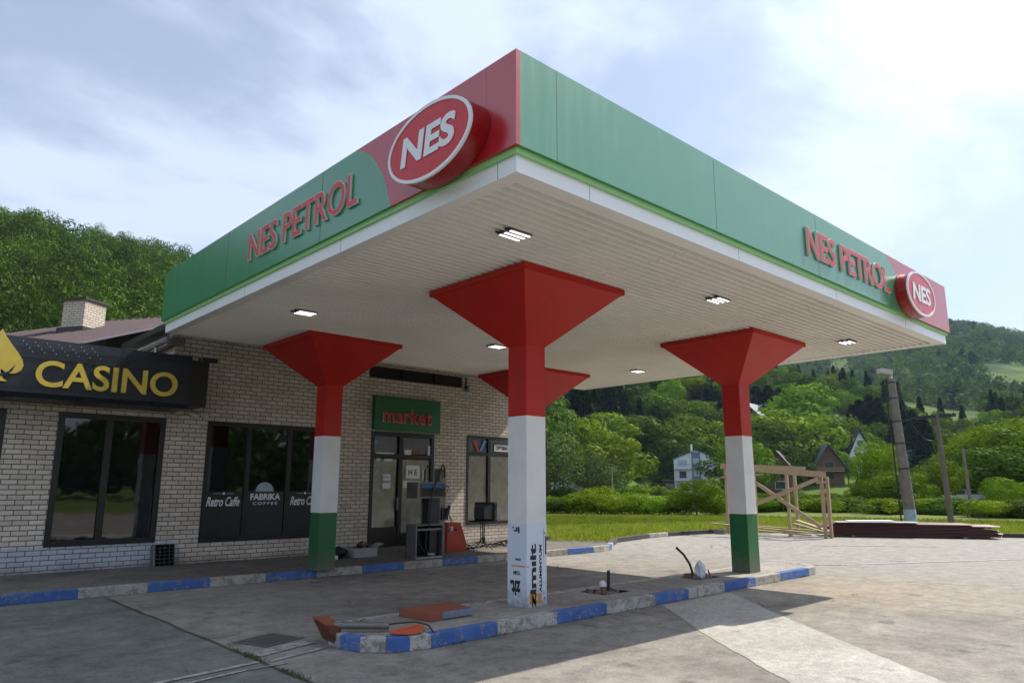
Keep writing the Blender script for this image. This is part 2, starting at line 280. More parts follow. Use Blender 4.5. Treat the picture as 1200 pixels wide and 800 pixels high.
M['brickred'] = mat('red_brick_wall', (.15, .085, .06), .85, .15, 4); M['pane'] = mat('window_glass', (.03, .04, .05), .06, .1, bump=0, spec=.8); M['shut'] = mat('pale_shutter', (.40, .44, .50), .6, .06); M['carw'] = mat('white_car_paint', (.75, .76, .78), .2, .02, coat=.6)
M['card'] = mat('dark_car_paint', (.04, .045, .06), .2, .05, coat=.6); M['bark'] = mat('bark', (.10, .08, .06), .95, .3, 3, bump=.6); M['cratem'] = mat('dark_green_crate', (.012, .035, .024), .5, .2); M['hole'] = mat('dark_soil', (.03, .022, .018), 1, .4, 6, bump=.5)
splash(M['greencol']); splash(M['film'], top=.55)
t = NT('tinted_glass'); v = t.pos(); t.col((.006, .007, .008)); t.b.inputs['Roughness'].default_value = .025; t.b.inputs['Specular IOR Level'].default_value = .9; t.bump(t.noise(v, 1.6, 2), .06, .03); M['tint'] = t.m
M['leafA'] = leaf_mat('leaf_mid', (.028, .062, .006), (.088, .148, .013), .2); M['leafB'] = leaf_mat('leaf_bright', (.075, .14, .006), (.16, .24, .014), .28); M['leafC'] = leaf_mat('leaf_conifer', (.010, .028, .012), (.022, .05, .018), .1)
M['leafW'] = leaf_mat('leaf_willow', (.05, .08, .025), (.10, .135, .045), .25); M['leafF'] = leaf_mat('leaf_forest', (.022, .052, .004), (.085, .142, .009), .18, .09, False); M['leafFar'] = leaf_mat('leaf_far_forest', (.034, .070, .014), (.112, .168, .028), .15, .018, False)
M['grass'] = leaf_mat('grass_blades', (.10, .145, .02), (.27, .28, .055), .35, .9, False)
M['ground'] = terrain_mat()

# ------------------------------------------------------------------ mesh helpers
class MB:
    def __init__(s): s.v = []; s.f = []; s.mi = []; s.sm = []; s.mats = []
    def m(s, k):
        if k not in s.mats: s.mats.append(k)
        return s.mats.index(k)
    def face(s, pts, k, smooth=False):
        i = len(s.v); s.v += [tuple(p) for p in pts]; s.f.append(tuple(range(i, i+len(pts)))); s.mi.append(s.m(k)); s.sm.append(smooth)
    def raw(s, vs, fs, k, smooth=False):
        i = len(s.v); s.v += [tuple(p) for p in vs]; kk = s.m(k)
        for f in fs: s.f.append(tuple(i+j for j in f)); s.mi.append(kk); s.sm.append(smooth)
    def box(s, a, b, k, T=None, bev=0):
        x0, x1 = sorted((a[0], b[0])); y0, y1 = sorted((a[1], b[1])); z0, z1 = sorted((a[2], b[2]))
        if bev:
            bm = bmesh.new(); bmesh.ops.create_cube(bm, size=1)
            for v in bm.verts: v.co = Vector((x0 if v.co.x < 0 else x1, y0 if v.co.y < 0 else y1, z0 if v.co.z < 0 else z1))
            bmesh.ops.bevel(bm, geom=bm.edges[:], offset=bev, segments=2, affect='EDGES', profile=.6)
            bm.verts.index_update(); vs = [v.co.copy() for v in bm.verts]; fs = [[v.index for v in f.verts] for f in bm.faces]; bm.free()
        else:
            vs = [(x0, y0, z0), (x1, y0, z0), (x1, y1, z0), (x0, y1, z0), (x0, y0, z1), (x1, y0, z1), (x1, y1, z1), (x0, y1, z1)]
            fs = [(0, 3, 2, 1), (4, 5, 6, 7), (0, 1, 5, 4), (1, 2, 6, 5), (2, 3, 7, 6), (3, 0, 4, 7)]
        if T: vs = [T @ Vector(v) for v in vs]
        s.raw(vs, fs, k)
    def bar(s, p, q, w, h, k, upv=(0, 0, 1)):   # rectangular bar from p to q
        p = Vector(p); q = Vector(q); d = (q-p).normalized(); u = Vector(upv)
        if abs(d.dot(u)) > .98: u = Vector((1, 0, 0))
        a = d.cross(u).normalized()*w/2; b = a.cross(d).normalized()*h/2
        vs = [p-a-b, p+a-b, p+a+b, p-a+b, q-a-b, q+a-b, q+a+b, q-a+b]
        s.raw(vs, [(0, 1, 2, 3), (7, 6, 5, 4), (0, 4, 5, 1), (1, 5, 6, 2), (2, 6, 7, 3), (3, 7, 4, 0)], k)
    def tube(s, pts, r, k, n=10, cap=True):
        pts = [Vector(p) for p in pts]; rr = r if isinstance(r, (list, tuple)) else [r]*len(pts)
        vs = []; fs = []
        for i, p in enumerate(pts):
            d = (pts[min(i+1, len(pts)-1)]-pts[max(i-1, 0)]).normalized(); u = Vector((0, 0, 1)) if abs(d.z) < .95 else Vector((1, 0, 0))
            a = d.cross(u).normalized(); b = a.cross(d)
            for j in range(n): vs.append(p+(a*math.cos(2*math.pi*j/n)+b*math.sin(2*math.pi*j/n))*rr[i])
        for i in range(len(pts)-1):
            for j in range(n): fs.append((i*n+j, i*n+(j+1) % n, (i+1)*n+(j+1) % n, (i+1)*n+j))
        s.raw(vs, fs, k, True)
        if cap: s.face(vs[:n][::-1], k); s.face(vs[-n:], k)
    def prism(s, poly, axis, a, b, k, kside=None, caps=(True, True)):   # poly of 2d points extruded along axis between a and b
        def P(q, t): q = list(q); q.insert(axis, t); return tuple(q)
        if caps[0]: s.face([P(q, a) for q in poly], k)
        if caps[1]: s.face([P(q, b) for q in poly][::-1], k)
        n = len(poly)
        for i in range(n): s.face([P(poly[i], a), P(poly[(i+1) % n], a), P(poly[(i+1) % n], b), P(poly[i], b)], kside or k)
    def build(s, name, parent=None, loc=None, fix=True, weld=False):
        me = bpy.data.meshes.new(name); off = Vector(loc) if loc is not None else (parent['_o'] if parent else (0, 0, 0)); off = Vector(off)
        me.from_pydata([tuple(Vector(v)-off) for v in s.v], [], s.f)
        for k in s.mats: me.materials.append(M[k])
        me.polygons.foreach_set('material_index', s.mi); me.polygons.foreach_set('use_smooth', s.sm)
        if fix:
            bm = bmesh.new(); bm.from_mesh(me)
            if weld: bmesh.ops.remove_doubles(bm, verts=bm.verts, dist=1e-4)
            bmesh.ops.recalc_face_normals(bm, faces=bm.faces); bm.to_mesh(me); bm.free()
        me.update(); o = bpy.data.objects.new(name, me); COL.objects.link(o)
        if parent: o.parent = parent; o['_o'] = list(off); 
        else: o.location = off; o['_o'] = list(off)
        return o
def tag(o, label, cat, group=None):
    o['label'] = label; o['category'] = cat
    if group: o['group'] = group
    return o
def struct(o, kind='structure'): o['kind'] = kind; return o
def thing(name, label, cat, loc, group=None):
    o = bpy.data.objects.new(name, None); COL.objects.link(o); o.location = loc; o['_o'] = list(loc); o.empty_display_size = .2
    return tag(o, label, cat, group)
def text_mesh(body, size, ext, T, sx=1., bold=0., shear=0., spacing=1., align='CENTER'):
    cu = bpy.data.curves.new('t', 'FONT'); cu.body = body; cu.size = size; cu.extrude = ext; cu.offset = bold; cu.shear = shear; cu.space_character = spacing
    cu.align_x = align; cu.align_y = 'CENTER'; cu.resolution_u = 5
    ob = bpy.data.objects.new('t', cu); COL.objects.link(ob); bpy.context.view_layer.update()
    me = bpy.data.meshes.new_from_object(ob.evaluated_get(bpy.context.evaluated_depsgraph_get()))
    vs = [T @ Vector((v.co.x*sx, v.co.y, v.co.z)) for v in me.vertices]; fs = [tuple(p.vertices) for p in me.polygons]
    bpy.data.objects.remove(ob); bpy.data.curves.remove(cu); bpy.data.meshes.remove(me); return vs, fs
def face_T(o, right, upv):   # text plane matrix: origin, reading direction, up
    r = Vector(right).normalized(); u = Vector(upv).normalized(); n = r.cross(u)
    m_ = Matrix((r, u, n)).transposed().to_4x4(); m_.translation = Vector(o); return m_
def text_part(name, body, size, ext, o, right, k, parent, sx=1., bold=0., shear=0., upv=(0, 0, 1), spacing=1., fit=None):
    vs, fs = text_mesh(body, size, ext, face_T((0, 0, 0), (1, 0, 0), (0, 1, 0)), 1, bold, shear, spacing)
    xs = [v[0] for v in vs]; ys = [v[1] for v in vs]; cx, cy = (min(xs)+max(xs))/2, (min(ys)+max(ys))/2
    kx, ky = sx, 1
    if fit: kx = fit[0]/(max(xs)-min(xs)); ky = fit[1]/(max(ys)-min(ys))
    T = face_T(o, right, upv); mb = MB(); mb.raw([T @ Vector(((v[0]-cx)*kx, (v[1]-cy)*ky, v[2])) for v in vs], fs, k)
    return mb.build(name, parent)

# polar helpers: position of a far thing from its bearing (given as the photograph's column) and its distance from the viewpoint
def ray(u, v): return fw+r2*((u-600)/FPX)+u2*((400-v)/FPX)
def bearing(u, v=550): d = ray(u, v); return math.atan2(d.y, d.x)
def far_xy(u, D, v=550): a = bearing(u, v); return D*math.cos(a), D*math.sin(a)
def far_z(u, v, D): d = ray(u, v); return EYE+D*d.z/math.hypot(d.x, d.y)

# ------------------------------------------------------------------ terrain
def interp(x, tab):
    if x <= tab[0][0]: return tab[0][1:]
    for a, b in zip(tab, tab[1:]):
        if x <= b[0]:
            t_ = (x-a[0])/(b[0]-a[0]); return tuple(p+(q-p)*t_ for p, q in zip(a[1:], b[1:]))
    return tab[-1][1:]
NEAR = [(-40, 120, 400, 0), (-8, 120, 380, 22), (8, 130, 350, 27), (15, 150, 350, 28), (22, 150, 330, 36), (27, 152, 330, 44), (31, 176, 330, 56), (36, 168, 320, 60), (40, 150, 310, 58), (50, 95, 300, 66), (60, 90, 300, 74), (72.8, 80, 290, 77), (78, 75, 295, 82), (84.3, 70, 300, 87), (95, 65, 300, 98), (112, 60, 300, 92), (140, 80, 320, 50), (165, 90, 320, 0)]
FARH = [(-60, 30), (-20, 60), (4, 120), (8, 152), (11.3, 170), (13, 184), (15, 196), (18, 196), (22, 176), (27.4, 165), (34, 140), (45, 90), (60, 40)]
def terr(x, y):
    D = math.hypot(x, y); az = math.degrees(math.atan2(y, x))
    if az < -90: az += 360
    if az > 180: az = 180
    D0, Dc, Hc = interp(az, NEAR); t_ = (D-D0)/(Dc-D0); t_ = max(0, min(1, t_)); h = Hc*(t_*.85+.15*t_*t_*(3-2*t_)) if az > -40 else 0
    if az < 60:
        tf = max(0, min(1, (D-330)/(1060-330))); hf = (interp(az, FARH)[0])*(tf**.92)
        if az > 27: hf = hf
        h = max(h, h*.2+hf) if D > 330 else h
    nz = noise.noise(Vector((x*.011, y*.011, 1.3)))*9*min(1, max(0, (D-110)/150))+noise.noise(Vector((x*.05, y*.05, 4)))*1.2*min(1, max(0, (D-100)/80))
    return h+nz*(1 if h > .5 else .15)-.035
rs = [0, 12, 24, 36, 50, 65, 80, 95]+[95+8*i for i in range(1, 40)]+[415+22*i for i in range(1, 34)]+[1250, 1400, 1800, 2600]
NA = 300; vs = []; fs = []
for ri, r_ in enumerate(rs):
    for j in range(NA):
        a = 2*math.pi*j/NA; x, y = r_*math.cos(a), r_*math.sin(a); z = terr(x, y) if r_ < 1150 else terr(x*1120/r_, y*1120/r_)*(1-(r_-1120)/2200)
        vs.append((x, y, z if r_ > 36 else -.035))
for i in range(len(rs)-1):
    for j in range(NA): fs.append((i*NA+j, i*NA+(j+1) % NA, (i+1)*NA+(j+1) % NA, (i+1)*NA+j))
mb = MB(); mb.raw(vs, fs, 'ground', True); struct(mb.build('terrain', fix=False))
AIR = True

# ------------------------------------------------------------------ ground sheets
def sheet(name, poly, z, k, kind='structure'):
    mb = MB(); mb.face([(x, y, z) for x, y in poly], k); o = mb.build(name, fix=False); o['kind'] = kind; return o
EDGE = [(15.8, 13.1), (17.2, 14.0), (19.5, 14.55), (21.5, 14.65), (23.4, 14.45), (25.2, 13.1), (26.7, 10.4), (28.4, 7.2), (31, 2), (40, -16)]
sheet('forecourt', [(-40, -17), (40, -17)]+EDGE[::-1]+[(14.4, 15.1), (-40, 15.1)], 0, 'asphalt')
pp = [(8.66, 6.29), (7.42, 4.88), (6.33, 3.48), (5.9, 2.9), (5.0, 1.4), (6.2, 1.0), (7.13, 2.36), (7.84, 3.26), (9.21, 4.92), (10.45, 6.29)]; q = []
for i in range(len(pp)):
    a = Vector(pp[i]); b = Vector(pp[(i+1) % len(pp)]); nq = max(1, int((b-a).length/.05)) if i < len(pp)-1 else 1
    for j in range(nq): c = a.lerp(b, j/nq); w_ = .022 if 0 < i else .012; q.append((c.x+w_*noise.noise(Vector((c.x*4, c.y*4, 0)))+w_*.5*noise.noise(Vector((c.x*14, c.y*14, 3))), min(6.29, c.y)))
sheet('concrete_patch', q, .004, 'patch')
def line(name, pts, w, k, z=.008):
    mb = MB()
    for (x0, y0), (x1, y1) in zip(pts, pts[1:]):
        d = Vector((x1-x0, y1-y0, 0)).normalized(); n_ = Vector((-d.y, d.x, 0))*w/2
        mb.face([(x0-n_.x, y0-n_.y, z), (x1-n_.x, y1-n_.y, z), (x1+n_.x, y1+n_.y, z), (x0+n_.x, y0+n_.y, z)], k)
    return struct(mb.build(name, fix=False))
line('road_marking', [(15.3, 7.3), (16.3, 6.65)], .11, 'linew'); line('road_marking', [(16.3, 6.65), (20.25, 4.62), (34, -2.5)], .11, 'line', .0085)
line('road_marking', [(1.6, 6.6), (2.4, 6.72), (3.12, 6.84)], .07, 'linew'); line('road_marking', [(1.9, 6.42), (2.9, 6.62), (3.3, 6.62)], .05, 'linew')
line('road_marking', [(3.2, 7.12), (3.9, 7.36)], .2, 'linew'); line('road_marking', [(3.2, 6.78), (3.9, 6.98)], .05, 'linew'); line('road_marking', [(20.4, 9.6), (21.4, 8.6), (22.6, 7.1)], .1, 'linew')
# kerbs
def kerb(name, segs, w, h, z0=0):
    mb = MB()
    for pts, k in segs:
        for (x0, y0), (x1, y1) in zip(pts, pts[1:]):
            p = Vector((x0, y0, 0)); q = Vector((x1, y1, 0)); d = (q-p).normalized(); n_ = Vector((-d.y, d.x, 0)); Ln = (q-p).length
            T = Matrix((d, n_, Vector((0, 0, 1)))).transposed().to_4x4(); T.translation = p
            mb.box((-.004, 0, z0), (Ln-.004, w, h), k, T, bev=.012)
    return struct(mb.build(name))
X0 = 2.82; P_ = .945
segs = [([(X0-P_*(i+1), 12.3), (X0-P_*i, 12.3)], 'kblue' if i % 2 == 0 else 'kwhite') for i in range(0, 12)]+[([(X0+P_*i, 12.3), (X0+P_*(i+1), 12.3)], 'kwhite' if i % 2 == 0 else 'kblue') for i in range(12)]
segs += [([(14.16, 12.3), (14.6, 12.34), (14.95, 12.45)], 'kwhite'), ([(14.95, 12.45), (15.3, 12.65)], 'kblue'), ([(15.3, 12.65), (15.68, 12.92)], 'kwhite')]
kerb('pavement_kerb', segs, .13, .14)
e = [-.6, 0]
fr = [(4.66, 5.58, 'kblue'), (5.58, 6.56, 'kworn'), (6.56, 7.5, 'kblue'), (7.5, 8.58, 'kworn'), (8.58, 9.42, 'kblue'), (9.42, 10.45, 'kworn'), (10.45, 11.45, 'kblue'), (11.45, 12.35, 'kwhite'), (12.35, 13.5, 'kblue')]
def fy(x): return 6.23+(x-4.66)*.028
segs = [([(a, fy(a)), (b, fy(b))], k) for a, b, k in fr]
segs += [([(13.5, 6.48), (13.85, 6.52), (14.12, 6.7)], 'kwhite'), ([(14.12, 6.7), (14.22, 6.98), (14.1, 7.25), (13.8, 7.45)], 'kworn')]
lf = [(4.3, 7.53), (4.08, 7.33), (3.97, 7.08), (3.95, 6.82), (4.03, 6.56), (4.2, 6.36), (4.42, 6.26), (4.66, 6.23)]
for i in range(7): segs.append(([lf[i], lf[i+1]], ['kwhite', 'kblue', 'kworn', 'kblue', 'kworn', 'kblue', 'kworn'][i]))
segs += [([(x+1.2, 7.53), (x, 7.53)], 'kwhite' if i % 2 == 0 else 'kworn') for i, x in enumerate([4.3+1.2*j for j in range(7)])]+[([(13.8, 7.45), (13.2, 7.53), (12.7, 7.53)], 'kwhite')]
kerb('island_kerb', segs, .13, .14)
# island surface with two openings
HOLES = [(8.06, 8.66, 6.83, 7.28), (10.52, 11.14, 6.88, 7.27)]
mb = MB(); xs = [4.06, 4.2, 4.42, 4.7, 8.06, 8.66, 10.52, 11.14, 13.6, 14.1]
def yb(x): return (fy(x)+.09 if 4.5 < x < 13.65 else {4.06: 6.7, 4.2: 6.47, 4.42: 6.36}.get(x, 6.75), 7.45 if 4.3 < x < 13.65 else 7.1 if x < 4.1 else 7.3)
zt = .132
for a, b in zip(xs, xs[1:]):
    hol = [h_ for h_ in HOLES if abs(h_[0]-a) < .01]
    (l0, h0), (l1, h1) = yb(a), yb(b)
    if hol:
        y0, y1 = hol[0][2:]; mb.face([(a, l0, zt), (b, l1, zt), (b, y0, zt), (a, y0, zt)], 'island'); mb.face([(a, y1, zt), (b, y1, zt), (b, h1, zt), (a, h0, zt)], 'island')
        for p, q in (((a, y0), (b, y0)), ((b, y0), (b, y1)), ((b, y1), (a, y1)), ((a, y1), (a, y0))): mb.face([(*p, zt), (*q, zt), (*q, .012), (*p, .012)], 'hole')
        mb.face([(a, y0, .012), (b, y0, .012), (b, y1, .012), (a, y1, .012)], 'hole')
    else: mb.face([(a, l0, zt), (b, l1, zt), (b, h1, zt), (a, h0, zt)], 'island')
struct(mb.build('island_surface', fix=False))
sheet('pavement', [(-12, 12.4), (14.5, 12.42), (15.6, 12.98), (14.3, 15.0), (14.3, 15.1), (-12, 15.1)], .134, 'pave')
mb = MB(); mb.box((9.0, 14.42, .13), (11.4, 14.965, .205), 'pave', bev=.01); struct(mb.build('door_step'))
kerb('field_kerb', [([EDGE[0], EDGE[1], EDGE[2]], 'kdark'), ([EDGE[2], (20.6, 14.62)], 'kworn'), ([(20.6, 14.62), EDGE[3], EDGE[4]], 'kdark'), ([EDGE[7], EDGE[8], EDGE[9]], 'kdark')], .14, .13)
kerb('field_kerb', [([(15.6, 13.12), (14.35, 14.95)][::-1], 'kworn')], .05, .15)
mb = MB(); mb.box((14.75, 15.15, 0), (15.05, 15.4, .42), 'whitecol', bev=.02); tag(mb.build('concrete_bollard', loc=(14.9, 15.27, 0)), 'short white concrete block at the grass corner beside the building end', 'bollard')
mb = MB(); mb.box((15.15, 15.3, -.02), (15.75, 15.6, .2), 'kdark', bev=.05); tag(mb.build('stone_block', loc=(15.4, 15.4, 0)), 'low black stone lying in the grass beside the white block', 'stone')
# drain
d = thing('storm_drain', 'rusty slotted drain grate set in the asphalt near the island end', 'drain', (3.62, 7.7, 0)); Td = Matrix.Translation((3.62, 7.71, 0)) @ Matrix.Rotation(R(20), 4, 'Z')
mb = MB()
for q in ((-.27, -.24, .27, -.2), (-.27, .2, .27, .24), (-.27, -.2, -.23, .2), (.23, -.2, .27, .2)): mb.box((q[0], q[1], .002), (q[2], q[3], .012), 'steel', Td)
mb.build('drain_frame', d); mb = MB()
for i in range(9): mb.box((-.215+i*.05, -.2, .003), (-.195+i*.05, .2, .011), 'steel', Td)
mb.box((-.23, -.2, .002), (.23, .2, .0045), 'hole', Td); mb.build('grate', d)

# ------------------------------------------------------------------ petrol canopy
CX, CY, LX, LY, ZT, ZF, ZW = 3.882, 4.154, 11.243, 9.237, 5.372, 4.459, 4.259
X1, Y1 = CX+LX, CY+LY
can = thing('petrol_canopy', 'large red and green petrol station canopy on four flared columns', 'canopy', (CX, CY, 0))
zb = 4.472
arcL = [(6.08, zb), (6.115, 4.58), (6.16, 4.70), (6.22, 4.82), (6.285, 4.93), (6.365, 5.04), (6.455, 5.14), (6.565, 5.235), (6.69, ZT-.06), (6.86, ZT)]
mb = MB(); th = .05
mb.prism([(CY, zb)]+arcL+[(CY, ZT)], 0, CX, CX+th, 'red')
mb.prism(arcL[::-1]+[(Y1, zb), (Y1, 5.2), (Y1-.03, 5.3), (Y1-.14, 5.35), (Y1-.35, ZT)], 0, CX, CX+th, 'green')
for yy in (4.55, 7.6, 10.5): mb.box((CX-.0012, yy, zb), (CX+.001, yy+.006, ZT-.001), 'dark' if yy > 5 else 'red')
mb.build('fascia', can)
arcR = [(12.93, zb), (12.90, 4.58), (12.85, 4.70), (12.79, 4.82), (12.72, 4.93), (12.64, 5.04), (12.55, 5.14), (12.44, 5.235), (12.32, ZT-.06), (12.15, ZT)]
mb = MB()
mb.prism([(CX+th, zb)]+arcR+[(CX+th, ZT)], 1, CY, CY+th, 'green')
mb.prism(arcR[::-1]+[(X1, zb), (X1, ZT)], 1, CY, CY+th, 'red')
for xx in (4.39, 7.03, 9.64, 12.2): mb.box((xx, CY-.0012, zb), (xx+.0035, CY+.001, ZT-.001 if xx < 12 else 4.5), 'dark')
mb.build('fascia', can)
mb = MB(); mb.box((CX+th, Y1-th, zb), (X1, Y1, ZT-.12), 'green'); mb.build('fascia', can)
mb = MB(); mb.box((X1-th, CY+th, zb), (X1, Y1-th, ZT), 'red'); mb.build('fascia', can)
mb = MB(); i = .035
for a, b in (((CX+i, CY+i), (X1-i, CY+i+.03)), ((CX+i, Y1-i-.03), (X1-i, Y1-i)), ((CX+i, CY+i+.03), (CX+i+.03, Y1-i-.03)), ((X1-i-.03, CY+i+.03), (X1-i, Y1-i-.03))): mb.box((*a, 4.415), (*b, zb+.03), 'lime')
mb.build('lime_strip', can)
mb = MB(); i = .066
for a, b in (((CX+i, CY+i), (X1-i, CY+i+.03)), ((CX+i, Y1-i-.03), (X1-i, Y1-i)), ((CX+i, CY+i+.03), (CX+i+.03, Y1-i-.03)), ((X1-i-.03, CY+i+.03), (X1-i, Y1-i-.03))): mb.box((*a, ZW), (*b, 4.42), 'whitetrim')
for xx in (4.9, 7.6, 10.3, 13.0): mb.box((xx, CY+i-.001, ZW), (xx+.005, CY+i+.001, 4.414), 'dark')
for yy in (4.46, 7.2, 9.9): mb.box((CX+i-.001, yy, ZW), (CX+i+.001, yy+.005, 4.414), 'dark')
mb.build('white_trim', can)
mb = MB(); a0, b0, a1, b1 = CX+.096, CY+.096, X1-.096, Y1-.096; tr = .13
for a, b in (((a0, b0), (a1, b0+tr)), ((a0, b1-tr), (a1, b1)), ((a0, b0+tr), (a0+tr, b1-tr)), ((a1-tr, b0+tr), (a1, b1-tr))): mb.box((*a, ZW+.004), (*b, ZW+.03), 'soffit')
vsx = [b0+tr]; prof = []
y = b0+tr; per = (b1-b0-2*tr)/73
pts = []
for k_ in range(73):
    yy = b0+tr+per*k_; pts += [(yy, ZW+.006), (yy+per*.30, ZW+.006), (yy+per*.36, ZW+.066), (yy+per*.94, ZW+.066)]
pts.append((b1-tr, ZW+.006))
for (ya, za), (yb_, zb_) in zip(pts, pts[1:]): mb.face([(a0+tr-.02, ya, za), (a1-tr+.02, ya, za), (a1-tr+.02, yb_, zb_), (a0+tr-.02, yb_, zb_)], 'groove_shade' if za > ZW+.05 and zb_ > ZW+.05 else 'soffit')  # rib valleys take a darker sheet colour: recess shade painted in
for xx in (6.88, 10.55): 
    for k_ in range(73):
        if (k_*7+int(xx)) % 3: yy = b0+tr+per*k_; mb.box((xx, yy+.002, ZW+.0035), (xx+.008, yy+per*.22, ZW+.007), 'steel')
mb.build('soffit', can, fix=False)
mb = MB(); mb.box((CX+th, CY+th, 5.0), (X1-th, Y1-th, 5.05), 'galv'); mb.build('roof_deck', can)
for (lx, ly) in ((5.01, 5.38), (9.03, 5.38), (13.5, 5.41), (5.04, 10.2), (9.04, 10.2), (13.43, 10.2)):
    mb = MB(); mb.box((lx-.15, ly-.115, ZW-.015), (lx+.15, ly+.115, ZW+.02), 'steel')
    for sgn in (-1, 1): mb.box((lx-.21, ly+sgn*.07-.01, ZW-.012), (lx-.15, ly+sgn*.07+.01, ZW+.002), 'dark')
    h_ = mb.build('ceiling_light', can)
    for k_ in (-1, 0, 1):
        mb = MB(); mb.box((lx-.14, ly+k_*.082-.016, ZW-.022), (lx+.14, ly+k_*.082+.016, ZW-.0165), 'led'); mb.build('led_bar', h_)
COLS = {'B': (6.694, 6.949), 'D': (12.10, 6.955), 'A': (6.68, 12.31), 'C': (12.1, 12.31)}
def column(cx, cy, base, kind):
    h = .175; mb = MB()
    bands = [(base, 1.14, 'film'), (1.14, 2.517, 'whitecol'), (2.517, 3.461, 'redcol')] if kind == 'B' else [(base, 1.136, 'greencol'), (1.136, 2.517, 'whitecol'), (2.517, 3.461, 'redcol')]
    for z0, z1, k in bands:
        e_ = .0025 if k == 'film' else 0; hh = h+e_
        c = [(cx-hh, cy-hh), (cx+hh, cy-hh), (cx+hh, cy+hh), (cx-hh, cy+hh)]
        for i in range(4): p, q = c[i], c[(i+1) % 4]; mb.face([(*p, z0), (*q, z0), (*q, z1), (*p, z1)], k)
    c = mb.build('column', can); mb = MB()
    r_ = .958-.03; a = [(cx-h, cy-h), (cx+h, cy-h), (cx+h, cy+h), (cx-h, cy+h)]; b = [(cx-r_, cy-r_), (cx+r_, cy-r_), (cx+r_, cy+r_), (cx-r_, cy+r_)]
    for i in range(4): mb.face([(*a[i], 3.461), (*a[(i+1) % 4], 3.461), (*b[(i+1) % 4], 4.185), (*b[i], 4.185)], 'redcol')
    R_ = .958
    for i, (p, q) in enumerate([((cx-R_, cy-R_), (cx+R_, cy-r_)), ((cx-R_, cy+r_), (cx+R_, cy+R_)), ((cx-R_, cy-r_), (cx-r_, cy+r_)), ((cx+r_, cy-r_), (cx+R_, cy+r_))]): mb.box((*p, 4.185), (*q, 4.262), 'redcol')
    mb.build('capital', c); return c
colB = column(*COLS['B'], .13, 'B'); column(*COLS['D'], .13, 'D'); column(*COLS['A'], .13, 'A'); column(*COLS['C'], .13, 'C')
# printing on the wrap of the front column
cx, cy = COLS['B']; fx = cx-.1785; fyy = cy-.1785
def ink(body, w, h, o, right, upv, k='ink'): return text_part('printed_lettering', body, .1, .0012, o, right, k, colB, upv=upv, fit=(w, h), bold=.004)
ink('ALUMINYUM', .58, .045, (fx+.245, fyy, .585), (0, 0, 1), (-1, 0, 0))
ink('zimıit', .78, .105, (fx+.115, fyy, .50), (0, 0, 1), (-1, 0, 0))
ink('zit.', .19, .19, (fx, cy+.03, .35), (0, 1, 0), (0, 0, -1)); ink('ir.', .14, .08, (fx, cy+.02, 1.06), (0, 1, 0), (0, 0, -1)); ink('YUM', .13, .05, (fx, cy+.0, .535), (0, 1, 0), (0, 0, -1)); ink('ZIRVE', .11, .028, (fx, cy-.02, .70), (0, 1, 0), (0, 0, -1))
mb = MB(); mb.box((fx-.0012, cy-.15, .612), (fx+.0012, cy+.1, .627), 'orangeink'); mb.box((fx, fyy-.0012, .612), (fx+.05, fyy+.0012, .627), 'orangeink')
mb.box((fx+.05, fyy-.0012, .17), (fx+.26, fyy+.0012, .20), 'orangeink'); mb.box((fx+.05, fyy-.0012, .2), (fx+.13, fyy+.0012, .26), 'orangeink'); mb.box((fx+.2, fyy-.0012, .2), (fx+.26, fyy+.0012, .26), 'orangeink'); mb.box((fx+.05, fyy-.0012, .26), (fx+.26, fyy+.0012, .285), 'orangeink')
mb.box((fx+.3, fyy-.0012, .7), (fx+.303, fyy+.0012, 1.08), 'ink'); mb.box((fx+.33, fyy-.0012, .75), (fx+.352, fyy+.0012, .98), 'ink'); mb.box((fx+.3, fyy-.0012, .2), (fx+.325, fyy+.0012, .24), 'blueink'); mb.box((fx+.31, fyy-.0012, 1.0), (fx+.34, fyy+.0012, 1.03), 'orangeink')
mb.build('printed_marks', colB)
# lettering on the fascia
def letters(body, w, h, o, right, shear=0.):
    a = text_part('lettering', body, .5, .012, o, right, 'redtxt', can, bold=.002, fit=(w, h))
    n_ = Vector(right).cross(Vector((0, 0, 1))); 
    b = text_part('letter_rim', body, .5, .013, Vector(o)-n_*.003, right, 'pinktxt', a, bold=.007, fit=(w+.014, h+.018)); return a
letters('NES PETROL', 2.92, .40, (CX-.022, 8.18, 4.895), (0, -1, 0)); letters('NES PETROL', 2.9, .40, (10.74, CY-.022, 4.895), (1, 0, 0))
def logo(c, right, dep):
    n_ = Vector(right).cross(Vector((0, 0, 1))); c = Vector(c); r_ = Vector(right); K = 48; A_, B_ = .65, .375
    def ring(s, off): return [c+r_*math.cos(2*math.pi*i/K)*A_*s[0]+Vector((0, 0, 1))*math.sin(2*math.pi*i/K)*B_*s[1]+n_*off for i in range(K)]
    mb = MB(); o0 = ring((1, 1), 0); o1 = ring((1, 1), dep)
    for i in range(K): mb.face([o0[i], o0[(i+1) % K], o1[(i+1) % K], o1[i]], 'logoside', True)
    mb.face(ring((.95, .925), dep-.004), 'logored'); body = mb.build('logo', can)
    mb = MB(); i0 = ring((.955, .92), dep+.004); i1 = ring((1.005, 1.008), dep+.004); j0 = ring((.955, .92), dep-.02); j1 = ring((1.005, 1.008), dep-.02)
    for i in range(K):
        j = (i+1) % K; mb.face([i0[i], i0[j], i1[j], i1[i]], 'whitetxt'); mb.face([i1[i], i1[j], j1[j], j1[i]], 'whitetxt'); mb.face([i0[i], i0[j], j0[j], j0[i]], 'whitetxt')
    mb.build('logo_rim', body)
    text_part('logo_lettering', 'NES', .4, .003, c+n_*(dep+.002), right, 'whitetxt', body, bold=.014, shear=.12, fit=(.86, .31))
logo((CX-.005, 5.14, 4.785), (0, -1, 0), .22); logo((13.1, CY-.005, 4.81), (1, 0, 0), .2)

